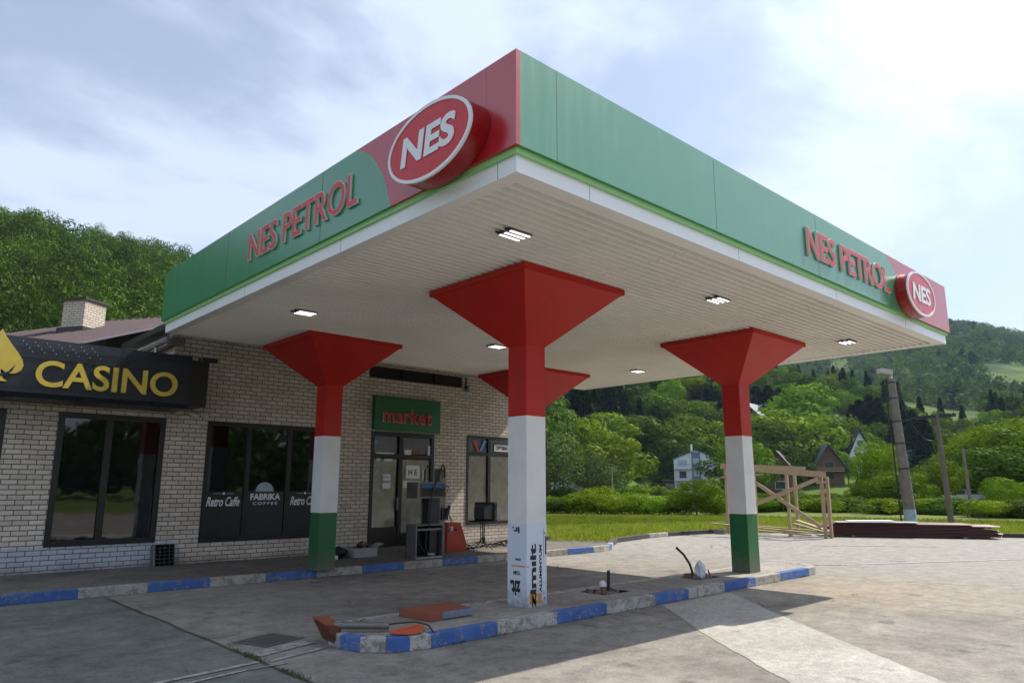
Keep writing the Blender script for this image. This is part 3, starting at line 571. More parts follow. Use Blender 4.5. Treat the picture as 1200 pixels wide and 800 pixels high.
# ------------------------------------------------------------------ station building
WY = 14.97; bld = thing('brick_building', 'long white brick station building with dark framed windows', 'building', (8, 15, .13))
OPEN = [(-1.6, 2.02, .55, 2.9), (2.8, 4.62, .56, 2.91), (5.42, 8.1, .51, 2.9), (9.27, 11.13, .2, 2.9), (12.2, 14.15, .63, 2.95), (9.15, 12.0, 4.2, 4.48)]
mb = MB(); xs = sorted({-9, 4.65, 14.6, *[o[0] for o in OPEN], *[o[1] for o in OPEN]}); zs = sorted({0, 3.9, 4.6, *[o[2] for o in OPEN], *[o[3] for o in OPEN]})
for xa, xb in zip(xs, xs[1:]):
    for za, zb2 in zip(zs, zs[1:]):
        xm, zm = (xa+xb)/2, (za+zb2)/2
        if any(o[0] < xm < o[1] and o[2] < zm < o[3] for o in OPEN) or (xm < 4.65 and zm > 3.9): continue
        mb.face([(xa, WY, za), (xb, WY, za), (xb, WY, zb2), (xa, WY, zb2)], 'brick')
for a, b, c, d_ in OPEN:
    for p, q in (((a, c), (b, c)), ((b, c), (b, d_)), ((b, d_), (a, d_)), ((a, d_), (a, c))): mb.face([(p[0], WY, p[1]), (q[0], WY, q[1]), (q[0], WY+.16, q[1]), (p[0], WY+.16, p[1])], 'brick')
mb.face([(4.65, WY, 3.9), (4.65, 19, 3.9), (4.65, 19, 4.6), (4.65, WY, 4.6)], 'brick'); mb.face([(14.6, WY, 0), (14.6, 17.5, 0), (14.6, 17.5, 4.6), (14.6, WY, 4.6)], 'brick'); mb.face([(-9, WY, 0), (-9, 17.5, 0), (-9, 17.5, 3.9), (-9, WY, 3.9)], 'brick'); mb.face([(14.6, 17.5, 0), (-9, 17.5, 0), (-9, 17.5, 3.9), (14.6, 17.5, 3.9)], 'brick')
mb.build('wall', bld, fix=False)
mb = MB(); mb.box((4.35, 13.5, 4.62), (14.9, 17.7, 4.74), 'dark'); mb.box((4.35, 13.46, 4.46), (14.9, 13.52, 4.7), 'dark'); mb.box((4.4, 13.53, 4.58), (14.85, 14.96, 4.62), 'black')
mb.box((-9.2, 14.5, 3.9), (4.64, 17.7, 3.98), 'roof'); rf = mb.build('roof', bld)
mb = MB(); 
for xx in (4.42, 4.6): mb.tube([(xx, 14.4, 4.40), (xx, 17.6, 4.34)],   .042, 'steel', 8)
mb.tube([(4.42, 15.4, 4.36), (4.42, 15.4, 4.0)], .03, 'galv', 8); mb.box((4.34, 14.5, 4.3), (4.68, 14.56, 4.44), 'steel'); mb.build('gutter', rf)
def window(x0, x1, z0, z1, vbars, hbars, fk, pk, fw_=.06, name='window', yo=0.03):
    mb = MB(); ya, yb2 = WY-.015, WY+.09
    mb.box((x0, ya, z0), (x1, yb2, z0+fw_), fk); mb.box((x0, ya, z1-fw_), (x1, yb2, z1), fk); mb.box((x0, ya, z0+fw_), (x0+fw_, yb2, z1-fw_), fk); mb.box((x1-fw_, ya, z0+fw_), (x1, yb2, z1-fw_), fk)
    for v in vbars: mb.box((v-fw_*.6, ya+.004, z0+fw_), (v+fw_*.6, yb2-.004, z1-fw_), fk)
    for hz in hbars: mb.box((x0+fw_, ya+.008, hz-fw_*.5), (x1-fw_, yb2-.008, hz+fw_*.5), fk)
    w_ = mb.build(name, bld); bars = [x0+fw_]+list(vbars)+[x1-fw_]
    for i, (a, b) in enumerate(zip(bars, bars[1:])):
        mb = MB(); mb.face([(a+.01, WY+yo, z0+fw_), (b-.01, WY+yo, z0+fw_), (b-.01, WY+yo, z1-fw_), (a+.01, WY+yo, z1-fw_)], pk); mb.build('pane', w_, fix=False)
    return w_
window(-1.6, 2.02, .55, 2.9, (.2,), (), 'frame', 'tint', .09); window(2.8, 4.62, .56, 2.91, (3.64,), (), 'frame', 'tint', .1)
w2 = window(5.42, 8.1, .51, 2.9, (6.31, 7.22), (), 'frame', 'tint', .08)
mb = MB()
for a, b in ((5.5, 6.25), (6.37, 7.16), (7.28, 8.02)): mb.box((a, WY+.012, .6), (b, WY+.02, 1.5), 'black')
fl = mb.build('window_film', w2)
text_part('window_lettering', 'Retro Caffe', .2, .001, (5.86, WY+.009, 1.30), (1, 0, 0), 'whitetxt', fl, bold=.004, shear=.35, fit=(.68, .19)); text_part('window_lettering', 'Retro Caffe', .2, .001, (7.65, WY+.009, 1.30), (1, 0, 0), 'whitetxt', fl, bold=.004, shear=.35, fit=(.68, .19))
text_part('window_lettering', 'FABRIKA', .2, .001, (6.75, WY+.009, 1.39), (1, 0, 0), 'whitetxt', fl, bold=.007, fit=(.66, .13)); text_part('window_lettering', 'COFFEE', .2, .001, (6.75, WY+.009, 1.255), (1, 0, 0), 'whitetxt', fl, bold=.003, spacing=1.4, fit=(.54, .06))
mb = MB()
for xx in (5.86, 7.65): mb.box((xx-.2, WY+.008, 1.455), (xx-.05, WY+.0105, 1.46), 'whitetxt'); mb.box((xx+.05, WY+.008, 1.455), (xx+.2, WY+.0105, 1.46), 'whitetxt'); mb.tube([(xx, WY+.008, 1.46), (xx, WY+.0105, 1.46)], .025, 'whitetxt', 12)
K = 16; mb.face([(6.72+.2*math.cos(math.pi*i/K), WY+.0065, 1.5+.19*math.sin(math.pi*i/K)) for i in range(K+1)], 'shut'); mb.build('window_emblem', fl)
# shop door
dr = window(9.27, 11.13, .205, 2.9, (10.13,), (2.33,), 'frame', 'glass', .09, 'door')
for q, nm in (((9.36, -.005, .3, 10.06, .06, .66), 'door_panel'), ((10.2, -.005, .3, 11.04, .06, .5), 'door_panel'), ((10.03, -.05, 1.05, 10.07, -.01, 1.35), 'handle')):
    mb = MB(); mb.box((q[0], WY+q[1], q[2]), (q[3], WY+q[4], q[5]), 'steel' if nm == 'handle' else 'frame'); mb.build(nm, dr)
def paper(x0, x1, z0, z1, parent, k='paper', y=WY+.075):
    nx, nz = 14, 22; vs = []; fs = []
    for i in range(nx+1):
        for j in range(nz+1):
            xx = x0+(x1-x0)*i/nx; zz_ = z0+(z1-z0)*j/nz; vs.append((xx, y+.028*noise.noise(Vector((xx*6, zz_*2.2, x0)))+.012*noise.noise(Vector((xx*15, zz_*7, 2+x0))), zz_))
    for i in range(nx):
        for j in range(nz): a = i*(nz+1)+j; fs.append((a, a+nz+1, a+nz+2, a+1))
    mb = MB(); mb.raw(vs, fs, k, True); return mb.build('paper_cover', parent, fix=False)
paper(9.37, 10.05, .66, 2.26, dr); paper(10.2, 11.04, .5, 2.26, dr); paper(9.37, 10.05, 2.4, 2.8, dr, 'shut'); paper(10.2, 11.04, 2.4, 2.8, dr, 'shut')
mb = MB(); mb.box((9.3, WY+.13, .2), (11.1, WY+.15, 2.9), 'black'); mb.box((12.25, WY+.13, .6), (14.1, WY+.15, 2.95), 'black'); mb.build('interior', bld)
for q in ((10.30, 10.72, 1.80, 2.12), (9.64, 9.86, 1.74, 1.9), (9.64, 9.86, 1.56, 1.70), (10.22, 10.95, 1.58, 1.74), (10.24, 10.45, 2.36, 2.5), (9.42, 9.95, 2.37, 2.41), (9.66, 9.9, 2.2, 2.26), (9.45, 9.55, 2.19, 2.27), (10.95, 11.03, 2.36, 2.62))[::-1]: mb = MB(); mb.box((q[0], WY+.018, q[2]), (q[1], WY+.022, q[3]), 'sheetpaper'); nt = mb.build('notice', dr)
for q in ((10.5, 10.6, 2.4, 2.46), (10.66, 10.76, 2.41, 2.46)): mb = MB(); mb.box((q[0], WY+.018, q[2]), (q[1], WY+.022, q[3]), 'hood'); mb.build('notice', dr)
text_part('notice_lettering', 'H E', .2, .001, (10.51, WY+.016, 1.95), (1, 0, 0), 'ink', nt, bold=.003, fit=(.26, .14)); text_part('notice_lettering', 'RADNO', .2, .001, (9.75, WY+.016, 1.83), (1, 0, 0), 'ink', nt, fit=(.16, .03))
w5 = window(12.2, 14.15, .63, 2.95, (13.0,), (2.46,), 'frame', 'glass', .07); paper(12.27, 12.96, .7, 2.42, w5); paper(13.04, 14.08, .7, 2.42, w5); paper(12.27, 12.96, 2.5, 2.88, w5, 'shut'); paper(13.04, 14.08, 2.5, 2.88, w5, 'shut')
mb = MB(); yv = WY+.02
mb.prism([(12.42, 2.82), (12.54, 2.84), (12.66, 2.56), (12.60, 2.53)], 1, yv, yv+.003, 'hood'); mb.prism([(12.82, 2.84), (12.94, 2.82), (12.72, 2.55), (12.66, 2.56)], 1, yv, yv+.003, 'blueink'); mb.box((13.2, yv, 2.56), (13.75, yv+.003, 2.74), 'sheetpaper'); st = mb.build('window_sticker', w5)
text_part('sticker_lettering', 'OPTIMA', .2, .001, (13.48, yv-.003, 2.65), (1, 0, 0), 'ink', st, bold=.006, fit=(.46, .1))
window(9.15, 12.0, 4.2, 4.48, (10.1, 11.1), (), 'frame', 'black', .03)
mb = MB(); mb.tube([(12.14, WY-.02, 4.5), (12.14, WY-.02, 4.15)], .02, 'dark', 8); mb.tube([(12.14, WY-.1, 4.2), (12.14, WY-.1, 4.08)], [.05, .065], 'galv', 10); mb.box((12.1, WY-.1, 4.2), (12.18, WY, 4.24), 'dark'); mb.build('wall_lamp', bld)
for k_, xx in enumerate((5.06, 5.24)):
    c_ = thing('security_camera', ('small white camera under the right end of the black casino sign', 'small white camera above the cafe window corner pointing right')[k_], 'camera', (xx, WY-.05, 3.0), 'cameras on the brick wall')
    mb = MB(); mb.box((xx-.03, WY-.06, 3.0), (xx+.03, WY-.002, 3.05), 'whitep', bev=.005); mb.build('bracket', c_)
    mb = MB(); mb.tube([(xx-.02, WY-.07, 3.02), (xx+.12, WY-.2, 2.97)], .03, 'whitep', 10); mb.tube([(xx+.12, WY-.2, 2.97), (xx+.125, WY-.205, 2.968)], .022, 'dark', 10); mb.build('camera_body', c_)
# market sign
ms = thing('shop_sign', 'green box sign reading market above the shop door', 'sign', (10.26, 14.9, 2.93)); mb = MB(); mb.box((9.27, WY-.13, 2.93), (11.22, WY-.001, 3.75), 'greencol', bev=.008); mb.build('sign_panel', ms)
ml = text_part('sign_lettering', 'market', .5, .02, (10.2, WY-.155, 3.3), (1, 0, 0), 'redtxt', ms, bold=.001, fit=(1.42, .34)); text_part('letter_rim', 'market', .5, .014, (10.2, WY-.148, 3.3), (1, 0, 0), 'pinktxt', ml, bold=.005, fit=(1.44, .36))
# casino sign
cs = thing('casino_sign', 'long black fascia sign with gold letters spelling CASINO', 'sign', (1, 14.3, 3.05)); SY = 14.15
mb = MB(); mb.prism([(SY, 3.12), (SY, 3.88), (SY+.02, 4.04), (WY-.02, 4.02), (WY-.02, 3.02), (SY+.06, 3.04)], 0, -6, 4.74, 'signblack')
mb.box((-6, SY-.012, 3.70), (4.74, SY+.001, 3.715), 'dark'); mb.box((-6, SY-.01, 3.2), (4.74, SY+.001, 3.21), 'dark'); mb.build('sign_panel', cs)
mb = MB(); mb.prism([(SY+.06, 3.1), (SY+.06, 3.97), (WY-.03, 3.97), (WY-.03, 3.1)], 0, 4.741, 5.08, 'black'); mb.bar((4.9, SY+.05, 4.0), (5.3, SY+.35, 4.06), .1, .09, 'black'); mb.build('end_box', cs)
mb = MB()
for r_ in range(4):
    for c_ in range(7): xx = 2.0+c_*.17+r_*.05; zz_ = 3.97-r_*.055; mb.tube([(xx, SY+.012-(4.04-zz_)*.08, zz_), (xx, SY-.004-(4.04-zz_)*.02, zz_)], .009, 'galv', 6)
mb.build('led_dots', cs)
text_part('sign_lettering', 'CASINO', .5, .02, (3.36, SY-.022, 3.455), (1, 0, 0), 'gold', cs, bold=.009, fit=(2.27, .45))
def spade(cx, cz, s): 
    pts = [(0, 1)]
    for i in range(1, 13): t_ = i/12; pts.append((.1+.72*math.sin(t_*2.2)*1.12*(.55+.45*t_)-.1*(1-t_), 1-1.28*t_))
    q = [(0, 1.0), (.14, .74), (.34, .46), (.55, .2), (.7, -.04), (.76, -.24), (.71, -.42), (.57, -.54), (.4, -.57), (.24, -.52), (.1, -.42), (.12, -.6), (.2, -.76), (.34, -.86)]
    r_ = q+[(-a, b) for a, b in q[::-1][:-1]]
    return [(cx+a*s, cz+b*s) for a, b in r_]
sp_ = thing('spade_emblem', 'yellow playing card spade emblem left of the CASINO letters', 'emblem', (1.74, 14.2, 3.6)); mb = MB(); q = spade(1.69, 3.66, .46)
mb.prism(q, 1, SY-.07, SY-.025, 'gold', 'goldedge'); mb.box((1.6, SY-.026, 3.6), (1.8, SY+.001, 3.75), 'dark'); mb.build('emblem_body', sp_)
mb = MB(); q = [(1.55+.3*t_/8, 3.44-.06*math.sin(math.pi*t_/8)) for t_ in range(9)]+[(1.93, 3.56), (1.88, 3.50)]+[(1.85-.28*t_/8, 3.40-.03*math.sin(math.pi*t_/8)) for t_ in range(9)]
for i in range(8): mb.face([(q[i][0], SY-.0715, q[i][1]), ((q[i+1][0]), SY-.0715, q[i+1][1]), (q[i+1][0], SY-.0715, q[i+1][1]-.045), (q[i][0], SY-.0715, q[i][1]-.045)], 'signblack')
mb.face([(1.85, SY-.0715, 3.40), (1.85, SY-.0715, 3.44), (1.93, SY-.0715, 3.56), (1.89, SY-.0715, 3.43)], 'signblack'); mb.build('emblem_groove', sp_)

# house with brown roof behind
def local(o, a): 
    e1 = Vector((math.cos(a), math.sin(a), 0)); e2 = Vector((-e1.y, e1.x, 0)); o = Vector(o); return lambda s, t_, z: o+e1*s+e2*t_+Vector((0, 0, z))
rx, ry = far_xy(118, 25, 377); rz = far_z(118, 377, 25); A57 = R(-57); LOC = local((rx, ry, 0), A57)   # s along the ridge to the right, t away
hs_ = thing('house', 'house with brown metal roof and brick chimney behind the casino sign', 'house', (rx, ry, 0)); ez = rz-1.85; et = -5.0
mb = MB(); Lr = 4.6
mb.face([LOC(0, 0, rz), LOC(Lr, 0, rz), LOC(Lr, et, ez), LOC(-3.6, et, ez)], 'roof'); mb.face([LOC(0, 0, rz), LOC(Lr, 0, rz), LOC(Lr, 4.4, ez), LOC(-3.6, 4.4, ez)], 'roof'); mb.face([LOC(0, 0, rz), LOC(-3.6, et, ez), LOC(-3.6, 4.4, ez)], 'roof')
for i in range(30):
    s0 = -3.4+i*.26; t0 = 0 if s0 > 0 else et*(-s0/3.6); za = rz if s0 > 0 else rz-1.85*(-s0/3.6)
    mb.bar(LOC(s0, t0, za+.012), LOC(s0, et, ez+.012), .035, .03, 'roof')
for i in range(17): mb.bar(LOC(i*.26, .1, rz+.03), LOC(i*.26+.12, .1, rz+.03), .2, .04, 'roof')
rf2 = mb.build('roof', hs_, fix=False)
mb = MB(); p = [LOC(s, t_, 0) for s, t_ in ((-3.0, -3.9), (4.2, -3.9), (4.2, 3.9), (-3.0, 3.9))]
for i in range(4): a, b = p[i], p[(i+1) % 4]; mb.face([a, b, b+Vector((0, 0, ez)), a+Vector((0, 0, ez))], 'housew')
mb.build('wall', hs_, fix=False)
ccx, ccy = far_xy(98, 22.6, 375); cz0 = far_z(98, 392, 22.6)-.5; cz1 = far_z(98, 353, 22.6); C_ = local((ccx, ccy, 0), A57); w_ = .36
def cbox(mb, s, z0, z1, k1, k2):
    q = [C_(a*s, b*s, 0) for a, b in ((-1, -1), (1, -1), (1, 1), (-1, 1))]; V = Vector
    for i, k in ((0, k1), (1, k2), (2, k1), (3, k2)): a, b = q[i], q[(i+1) % 4]; mb.face([a+V((0, 0, z0)), b+V((0, 0, z0)), b+V((0, 0, z1)), a+V((0, 0, z1))], k)
    mb.face([c+V((0, 0, z1)) for c in q], 'rust'); mb.face([c+V((0, 0, z0)) for c in q], 'rust')
mb = MB(); cbox(mb, w_, cz0, cz1-.06, 'chim', 'chim2'); cbox(mb, w_+.05, cz1-.06, cz1, 'kdark', 'kdark'); cbox(mb, w_+.07, cz0+.05, cz0+.62, 'dark', 'dark'); mb.build('chimney', rf2, fix=False)

# ------------------------------------------------------------------ things on the pavement
pump = thing('fuel_pump', 'gutted old fuel pump shell with blue display standing on the kerb', 'fuel pump', (9.4, 12.9, .134)); x0, x1, y0, y1 = 9.0, 9.72, 12.66, 13.02
mb = MB()
mb.box((x0, y0, .135), (x0+.03, y1, .80), 'steel'); mb.box((x1-.03, y0, .135), (x1, y1, .80), 'steel'); mb.box((x0, y1-.02, .135), (x1, y1, .8), 'dark'); mb.box((x0+.03, y0, .135), (x1-.03, y1-.02, .17), 'galv'); mb.box((x0, y0, .80), (x1, y1, .83), 'steel'); mb.box((x0+.03, y0+.02, .7), (x1-.03, y0+.04, .74), 'steel'); mb.build('cabinet', pump)
mb = MB(); mb.box((9.42, y0+.1, .17), (9.68, y1-.04, .72), 'black', bev=.02); mb.tube([(9.14, y0+.1, .72), (9.14, y0+.1, .45), (9.24, y0+.05, .3), (9.34, y0+.1, .18)], .014, 'rubber', 8); mb.tube([(9.3, y0+.04, .75), (9.28, y0+.04, .4), (9.36, y0+.06, .19)], .016, 'rubber', 8); mb.tube([(9.5, y0+.02, .2), (9.36, y0+.06, .22)], .03, 'galv', 8); mb.build('pump_motor', pump)
mb = MB(); mb.box((9.38, y0+.1, .83), (9.66, y1-.05, 1.36), 'dark'); mb.build('pipe_housing', pump)
mb = MB(); mb.box((9.7, y0+.14, .135), (9.86, y1, 1.98), 'steel', bev=.01); mb.box((9.74, y0+.1, .9), (9.92, y0+.14, 1.15), 'rubber', bev=.01); mb.box((9.36, y1-.03, .83), (9.4, y1, 1.98), 'galv'); mb.build('side_post', pump)
mb = MB(); mb.box((8.98, y0-.04, 1.36), (9.74, y1, 1.70), 'steel', bev=.012); mb.box((9.06, y0-.046, 1.40), (9.70, y0-.038, 1.66), 'kdark'); hd = mb.build('display_head', pump)
mb = MB(); mb.box((9.08, y0-.052, 1.58), (9.68, y0-.045, 1.65), 'kblue'); mb.build('display', hd)
mb = MB(); mb.tube([(9.25, y0+.1, 1.7), (9.27, y0+.1, 1.95), (9.33, y0+.1, 2.04), (9.42, y0+.1, 2.03)], .015, 'rubber', 8)
mb.tube([(9.30, y0-.06, .78), (9.30, y0-.07, 1.2), (9.36, y0-.07, 1.5), (9.5, y0-.06, 1.8), (9.62, y0-.02, 2.02), (9.7, y0+.05, 2.08), (9.78, y0+.1, 2.02), (9.8, y0+.1, 1.8)], .017, 'rubber', 8)
mb.tube([(9.86, y0+.1, 1.15), (9.96, y0+.05, .9), (9.94, y0+.05, .7), (9.8, y0+.05, .6)], .013, 'rubber', 8); mb.tube([(9.84, y0+.08, .95), (9.9, y0+.04, 1.2)], .035, 'rubber', 8); mb.tube([(9.86, y0+.2, 1.66), (9.97, y0+.18, 1.6), (9.93, y0+.16, 1.5)], .014, 'rubber', 8); mb.build('hose', pump)
hd_ = thing('pump_cover', 'red tapered plastic cover standing on the pavement right of the gutted pump', 'cover', (10.85, 13.8, .134)); mb = MB()
q0 = [(10.56, 13.62), (11.14, 13.62), (11.14, 14.02), (10.56, 14.02)]; q1 = [(10.62, 13.68), (11.0, 13.68), (11.0, 13.98), (10.62, 13.98)]
for i in range(4): a, b, c, d_ = q0[i], q0[(i+1) % 4], q1[(i+1) % 4], q1[i]; mb.face([(*a, .14), (*b, .14), (*b, .3), (*a, .3)], 'hood'); mb.face([(*a, .3), (*b, .3), (*c, .78), (*d_, .78)], 'hood')
mb.face([(*p, .78) for p in q1], 'hood'); mb.build('cover_shell', hd_, weld=True)
mb = MB(); mb.box((10.66, 13.655, .60), (10.76, 13.66, .70), 'sheetpaper'); mb.box((10.8, 13.63, .6), (10.86, 13.65, .64), 'dark'); mb.build('warning_sticker', hd_)
tb = thing('pedestal_table', 'small black round pedestal table standing in front of the shop window', 'table', (11.62, 13.6, .134)); mb = MB(); mb.tube([(11.62, 13.6, .785), (11.62, 13.6, .81)], .36, 'dark', 28); mb.build('tabletop', tb)
mb = MB()
for a in range(3): an = a*2.09; mb.tube([(11.62+.06*math.cos(an), 13.6+.06*math.sin(an), .785), (11.62+.045*math.cos(an), 13.6+.045*math.sin(an), .3)], .011, 'dark', 6)
mb.tube([(11.62, 13.6, .785), (11.62, 13.6, .2)], .012, 'dark', 6); mb.build('pedestal', tb)
for a in range(4):
    an = .4+a*math.pi/2; mb = MB(); mb.tube([(11.62+.045*math.cos(an), 13.6+.045*math.sin(an), .42), (11.62+.08*math.cos(an), 13.6+.08*math.sin(an), .27), (11.62+.27*math.cos(an), 13.6+.27*math.sin(an), .145)], .012, 'dark', 6); mb.build('leg', tb)
crt = thing('monitor', 'old black tube monitor sitting on the small round table', 'monitor', (11.62, 13.6, .81)); T = Matrix.Translation((11.66, 13.58, .81)) @ Matrix.Rotation(R(28), 4, 'Z')
mb = MB(); mb.box((-.02, -.26, .0), (.16, .26, .43), 'dark', T, bev=.015)
f0 = [(-.02, -.22, .03), (-.02, .22, .03), (-.02, .22, .4), (-.02, -.22, .4)]; f1 = [(-.36, -.13, .05), (-.36, .13, .05), (-.36, .13, .31), (-.36, -.13, .31)]
for i in range(4): mb.face([T @ Vector(p) for p in (f0[i], f0[(i+1) % 4], f1[(i+1) % 4], f1[i])], 'dark')
mb.face([T @ Vector(p) for p in f1], 'dark'); mb.build('casing', crt)
mb = MB(); mb.box((-.005, -.27, .05), (.13, -.262, .38), 'pane', T); mb.build('screen', crt)
random.seed(3)
for k_, (cxx, lab) in enumerate(((12.0, 'black cables tangled on the pavement beneath the pedestal table'), (12.9, 'loose dark wire coiled below the shop window right of the table'))):
    mb = MB(); 
    for i in range(5):
        pts = []; a0_ = random.random()*6; 
        for j in range(14): pts.append((cxx-.55+j*.09+.08*math.sin(j*.9+i), 14.1+.35*math.sin(a0_+j*.45)+.1*random.random(), .15+.10*abs(math.sin(j*.7+i*1.3))*(1 if i > 2 else .3)))
        mb.tube(pts, .012, 'rubber', 6)
    if k_ == 0: mb.tube([(10.7, 13.95, .17), (11.2, 13.8, .16), (11.9, 14.0, .17)], .035, 'rubber', 8)
    tag(mb.build('cable', loc=(cxx, 14.1, .14)), lab, 'cable')
# bottle crate against the wall
cr = thing('bottle_crate', 'dark green plastic bottle crate leaning against the white painted bricks', 'crate', (4.76, 14.88, .135)); T = Matrix.Translation((4.76, 14.72, .14)) @ Matrix.Rotation(R(-14), 4, 'X'); mb = MB()
for i in range(5): xx = -.17+i*.085; mb.box((xx-.006, 0, 0), (xx+.006, .18, .40), 'cratem', T)
for j in range(7): zz_ = j*.0655; mb.box((-.176, .003, zz_-.006), (.176, .177, zz_+.007), 'cratem', T)
mb.box((-.176, .165, 0), (.176, .176, .4), 'black', T); mb.build('crate_body', cr)
mb = MB(); mb.box((-.205, 0, -.004), (-.178, .18, .404), 'steel', T); mb.build('crate_side', cr)
# rubbish by the left column
bx_ = thing('cardboard_box', 'open tattered cardboard box on the pavement right of the left column', 'box', (8.45, 13.9, .134)); mb = MB()
for a, b in (((8.2, 13.7), (8.75, 13.72)), ((8.2, 14.05), (8.75, 14.07)), ((8.2, 13.72), (8.22, 14.05)), ((8.73, 13.72), (8.75, 14.05))): mb.box((*a, .14), (*b, .33), 'greysheet')
mb.bar((8.75, 13.88, .33), (8.93, 13.88, .40), .3, .012, 'greysheet'); mb.build('box_body', bx_)
mb = MB(); random.seed(5)
for i in range(7): p = Vector((8.3+random.random()*.3, 13.8+random.random()*.2, .3+random.random()*.08)); mb.tube([p, p+Vector((.1, .05, .06))], .04, random.choice(['orange', 'dark', 'plastbag', 'woodg']), 7)
mb.build('box_contents', bx_)
def lump(name, label, cat, c, r_, k, sq=(1, 1, 1), n=2, seed=0):
    bm = bmesh.new(); bmesh.ops.create_icosphere(bm, subdivisions=n, radius=1)
    for v in bm.verts: v.co *= 1+.35*noise.noise(v.co*1.8+Vector((seed, 0, 0)))
    bm.verts.index_update(); mb = MB(); mb.raw([Vector((v.co.x*r_*sq[0]+c[0], v.co.y*r_*sq[1]+c[1], v.co.z*r_*sq[2]+c[2])) for v in bm.verts], [[v.index for v in f.verts] for f in bm.faces], k); bm.free(); o = mb.build(name, loc=c); return tag(o, label, cat)
lump('rubbish_bag', 'dark crumpled bag slumped behind the left column base', 'bag', (7.9, 13.9, .25), .17, 'black', (1.2, 1, .75), 2, 1); lump('rag', 'grey rag dropped beside the left column base', 'rag', (7.62, 13.6, .19), .12, 'plastbag', (1, 1, .5), 2, 5)

# ------------------------------------------------------------------ things on the island
random.seed(11)
def hole(hx, idx):
    x0, x1, y0, y1 = HOLES[idx]
    mb = MB()
    for i in range(34):
        c = Vector((x0+.05+random.random()*(x1-x0-.1), y0+.04+random.random()*(y1-y0-.08), .05+random.random()*.1)); s = .025+random.random()*.05
        T = Matrix.Translation(c) @ Matrix.Rotation(random.random()*3, 4, 'Z') @ Matrix.Rotation(random.random()*2, 4, 'X'); mb.box((-s, -s*.6, -s*.45), (s, s*.6, s*.45), 'rubble', T, bev=.006)
    o = mb.build('rubble', loc=((x0+x1)/2, (y0+y1)/2, .01)); o['kind'] = 'stuff'; return o
hole(0, 0); hole(1, 1)
vp = thing('conduit_pipe', 'short black pipe with white cap rising from the left rubble hole', 'pipe', (8.4, 7.05, .02)); mb = MB(); mb.tube([(8.42, 7.05, .02), (8.42, 7.04, .42)], .022, 'rubber', 10); mb.build('pipe', vp); mb = MB(); mb.tube([(8.33, 7.08, .05), (8.33, 7.08, .2)], .028, 'rust', 10); mb.tube([(8.33, 7.08, .2), (8.33, 7.08, .24), (8.33, 7.08, .28)], [.05, .055, .03], 'whitep', 12); mb.build('pipe_cap', vp)
mb = MB(); mb.tube([(10.66, 7.1, .03), (10.65, 7.1, .2), (10.62, 7.13, .35), (10.55, 7.19, .5), (10.44, 7.26, .62)], .02, 'rubber', 10); tag(mb.build('cable_stub', loc=(10.66, 7.1, .02)), 'thick black cable curving up out of the right rubble hole', 'cable')
lump('plastic_bundle', 'bundle wrapped in shiny clear plastic beside the curved black cable', 'bundle', (10.76, 7.03, .23), .1, 'plastbag', (.85, .85, 1.7), 3, 8)
mb = MB(); mb.tube([(10.9, 7.05, .05), (10.92, 7.03, .2)], .018, 'rust', 8); mb.tube([(11.05, 6.98, .05), (10.98, 7.02, .24)], .014, 'rust', 8); mb.tube([(11.0, 7.1, .05), (11.08, 7.1, .16)], .016, 'galv', 8); tag(mb.build('pipe_stubs', loc=(11, 7.03, .02)), 'short rusty pipe stubs sticking out of the right rubble hole', 'pipe')
sb = thing('metal_cover', 'red brown square cover plate lying on the island edge', 'cover', (5.35, 7.05, .134)); T = local((5.28, 7.12, 0), R(-8))
def obox(mb, loc_, s0, s1, t0, t1, z0, z1, k): 
    p = [loc_(s0, t0, z0), loc_(s1, t0, z0), loc_(s1, t1, z0), loc_(s0, t1, z0), loc_(s0, t0, z1), loc_(s1, t0, z1), loc_(s1, t1, z1), loc_(s0, t1, z1)]
    mb.raw(p, [(0, 3, 2, 1), (4, 5, 6, 7), (0, 1, 5, 4), (1, 2, 6, 5), (2, 3, 7, 6), (3, 0, 4, 7)], k)
pq = [(4.98, 7.27), (5.10, 6.82), (5.72, 6.84), (5.72, 7.36)]
mb = MB(); mb.prism([(5.0, 7.32), (5.06, 6.80), (5.66, 6.80), (5.72, 7.32)], 2, .136, .225, 'slabred'); mb.build('cover_plate', sb)
mb = MB(); mb.box((5.22, 6.782, .15), (5.66, 6.799, .222), 'slabblue'); mb.build('painted_edge', sb)
sh = thing('shovel', 'rusty shovel blade with grey steel pipe handle lying across the kerb end', 'shovel', (4.1, 6.85, .14)); mb = MB()
mb.tube([(3.97, 6.99, .205), (4.43, 6.66, .19)], .036, 'steel', 14, cap=False); mb.tube([(3.975, 6.985, .205), (4.425, 6.665, .19)], .031, 'black', 14, cap=False); mb.build('handle', sh)
mb = MB(); q = [(3.75, 7.04, .31), (3.98, 7.1, .28), (4.04, 6.95, .19), (3.83, 6.88, .24)]; q2 = [(p[0], p[1], p[2]-.012) for p in q]
mb.face(q, 'rust'); mb.face(q2, 'rust'); mb.face([q[0], q[3], (3.93, 6.9, .05), (3.86, 7.0, .09)], 'rustdark'); mb.face([q[3], q[2], (4.03, 6.94, .14), (3.93, 6.9, .05)], 'rustdark')
for i in range(4): mb.face([q[i], q[(i+1) % 4], q2[(i+1) % 4], q2[i]], 'rust')
mb.build('blade', sh, fix=False)
sh2 = thing('spade', 'orange spade blade with bent wire lying on the island corner', 'spade', (4.5, 6.45, .14)); mb = MB()
q = [(4.34, 6.52), (4.33, 6.42), (4.44, 6.29), (4.6, 6.31), (4.70, 6.44), (4.82, 6.6), (4.7, 6.63), (4.52, 6.6)]; q = [(a, b) for a, b in q]
mb.prism(q, 2, .152, .164, 'orange'); mb.bar((4.42, 6.47, .168), (4.68, 6.53, .175), .05, .02, 'orange'); mb.build('blade', sh2)
